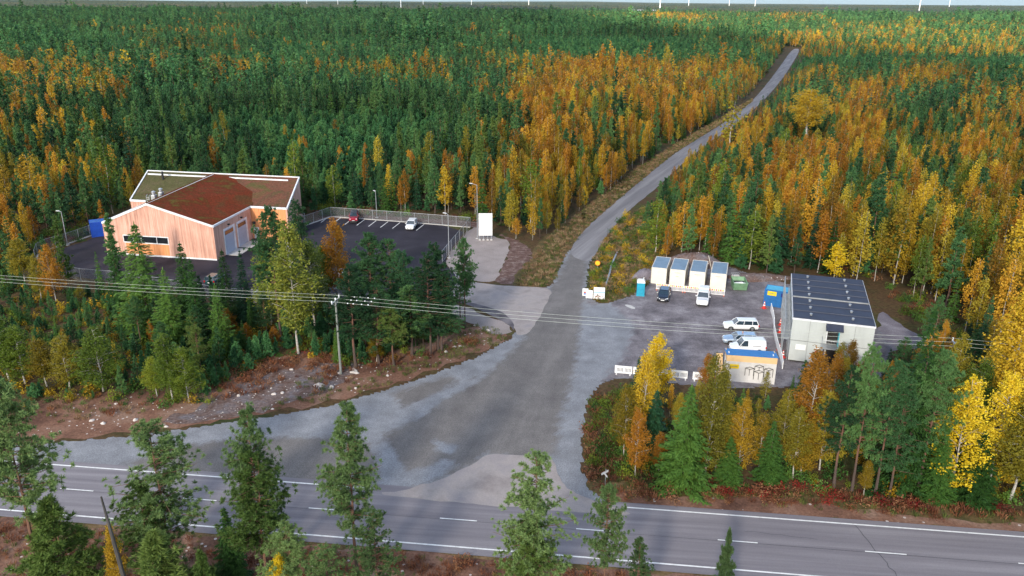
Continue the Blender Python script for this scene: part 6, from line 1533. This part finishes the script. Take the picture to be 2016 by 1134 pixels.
def sc2(name, label, xy, protos, s0, s1):
    x, y = xy; n = len(x); s = rng.uniform(s0, s1, n); scatter(name, label, x, y, np.full(n, .03), s, s * rng.uniform(.8, 1.2, n), protos, rng.integers(0, len(protos), n))
sc2('grass', "green grass tufts along the gravel and road verges", fill(VERGES, .75, .55), GT, .6, 1.5)
sc2('dry_grass', "pale dry grass along ditches and verges", fill(VERGES[:2], .8, .6), ST, .6, 1.5)
sc2('strip_grass', "green and rusty grass patches on the stony strip", fill([gp([(560, 745), (640, 735), (700, 745), (690, 770), (600, 785)]), gp([(60, 800), (200, 775), (330, 790), (300, 812), (100, 835)])], .8, .5), [GT[0], GT[1], RT[0], ST[0]], .6, 1.4)
sc2('heather', "rust brown grass and heather on the stony strip", fill([gp([(400, 770), (420, 720), (520, 700), (590, 712), (560, 750), (500, 775), (430, 790)]), gp([(560, 705), (680, 695), (850, 700), (960, 655), (930, 680), (760, 725), (640, 750)]), VERGES[3]], .8, .5), RT, .6, 1.5)
sc2('red_undergrowth', "crimson bilberry growth under the roadside trees", fill([gp([(1340, 940), (1500, 948), (1700, 962), (1900, 985), (2100, 1010), (2100, 1030), (1800, 1000), (1560, 985), (1350, 968)]), gp([(560, 690), (640, 640), (700, 690), (640, 700)])], 1.0, .4), RS, .6, 1.4)
sc2('undergrowth', "low green undergrowth beneath the thickets and wood edges", fill([THICK_L, THICK_R, VERGES[1], gp([(40, 800), (60, 775), (420, 775), (430, 795), (250, 812)])], 1.2, .5), GS, .5, 1.5)
nearv = [RP(-60, NEAR - 1.6), RP(120, NEAR - 1.6), RP(120, NEAR - 9), RP(-60, NEAR - 9)]
sc2('near_verge_growth', "rusty heather and twigs on the near road verge", fill([nearv], .6, .55, False), RT + [GT[0]], .5, 1.1)
sc2('corner_undergrowth', "dark green low growth at the junction corner", fill([gp([(1165, 790), (1235, 760), (1260, 830), (1250, 950), (1180, 950), (1155, 880)])], .9, .8), GS[:2] + [GT[0]], .6, 1.3)
sc2('wood_edge_growth', "dark shrubs under the edge of the wood", fill([gp([(0, 480), (110, 455), (200, 440), (215, 462), (100, 490), (60, 510), (0, 560)]), gp([(600, 425), (940, 425), (1040, 470), (1000, 440), (650, 405)]), gp([(1290, 500), (1300, 470), (1550, 510), (1720, 545), (1760, 600), (1830, 660), (1900, 690), (1850, 600), (1560, 490), (1350, 440)])], 1.5, .7), GS[:2] + RT, .8, 1.8)
SM = []
for k in range(3):
    me = RM[k].copy(); SM.append(me)
sx, sy = fill([gp([(60, 860), (120, 800), (430, 780), (560, 735), (700, 725), (800, 712), (900, 660), (970, 650), (930, 690), (760, 755), (520, 810), (300, 845)])], .9, .30)
n = len(sx); s = rng.uniform(.03, .11, n) * (1 + (rng.random(n) < .08) * 1.2); scatter('stones', "small pale stones strewn over the bare soil", sx, sy, np.full(n, .02), s, s, SM, rng.integers(0, 3, n))

# ---- far canopy beyond the drawn trees: one rough sheet of wood
def far_canopy():
    rs = np.array([2850, 2950, 3080, 3230, 3400, 3600, 3850, 4150, 4500, 4900, 5400, 6000, 6800, 7800, 9000, 10500]); an = np.linspace(-.95, .95, 1500)
    A_, R_ = np.meshgrid(an, rs); X = R_ * np.sin(A_); Y = R_ * np.cos(A_)
    Z = 10 + 3.5 * clumpy(X, Y, 160) + rng.uniform(-2.5, 3.5, X.shape) + 10 * np.clip((R_ - 5000) / 4000, 0, 1) * (1 + clumpy(X, Y, 900)); Z[0] = 0
    V = np.stack([X, Y, Z], -1).reshape(-1, 3); nr, nc = X.shape
    i = (np.arange(nr - 1)[:, None] * nc + np.arange(nc - 1)[None]).ravel(); F = np.stack([i, i + 1, i + nc + 1, i + nc], 1)
    me = bpy.data.meshes.new("far_forest"); me.from_pydata(V.tolist(), [], F.tolist()); me.materials.append(M['far_ground']); me.update()
    o = bpy.data.objects.new("far_forest", me); COL.objects.link(o); tag(o, "dark forest reading as one band at the horizon", None, None, 'stuff')
far_canopy()

# ---- unseen cloud sheet towards the sun, outlined to shade everything but the far sunlit woods
def cloud():
    m, n, l, p, out = new_mat('cloud')
    g = n.new("ShaderNodeNewGeometry"); t = noise(n, l, g.outputs["Position"], .004, 4, .5)
    tr = n.new("ShaderNodeBsdfTransparent"); df = n.new("ShaderNodeBsdfTranslucent"); df.inputs[0].default_value = (.9, .9, .9, 1)
    mr = n.new("ShaderNodeMapRange"); mr.inputs[1].default_value = .3; mr.inputs[2].default_value = .7; mr.inputs[3].default_value = .60; mr.inputs[4].default_value = .74; l.new(t.outputs[0], mr.inputs[0])
    mx = n.new("ShaderNodeMixShader"); l.new(mr.outputs[0], mx.inputs[0]); l.new(tr.outputs[0], mx.inputs[1]); l.new(df.outputs[0], mx.inputs[2]); l.new(mx.outputs[0], out.inputs[0])
    H_ = 420; off = Vector((sun_dir.x, sun_dir.y)) / sun_dir.z * H_
    sh = gp([(1130, 34), (1180, 60), (1420, 76), (1560, 92), (1700, 100), (2100, 122)])
    P = [Vector((-6000, -500)), Vector((-6000, 9000)), Vector((-900, 9000)), G(1100, 18).to_2d()] + sh + [Vector((1500, 450)), Vector((1500, -500))]
    P = [q + off for q in P]
    o = sheet('cloud', P, H_, m, 14, 60, 2); tag(o, None, None, None, 'structure')
cloud()

# ---- the air itself
def haze():
    m = bpy.data.materials.new("haze"); m.use_nodes = True; n = m.node_tree.nodes; n.clear()
    out = n.new("ShaderNodeOutputMaterial"); v = n.new("ShaderNodeVolumePrincipled"); m.node_tree.links.new(v.outputs[0], out.inputs["Volume"])
    v.inputs["Color"].default_value = (.80, .88, .95, 1); v.inputs["Density"].default_value = 0.000012; v.inputs["Anisotropy"].default_value = .2
    o = MB().box(-24600, 24600, -24600, 24600, -1.0, 215).build("haze", m); tag(o, None, None, None, 'stuff')
haze()
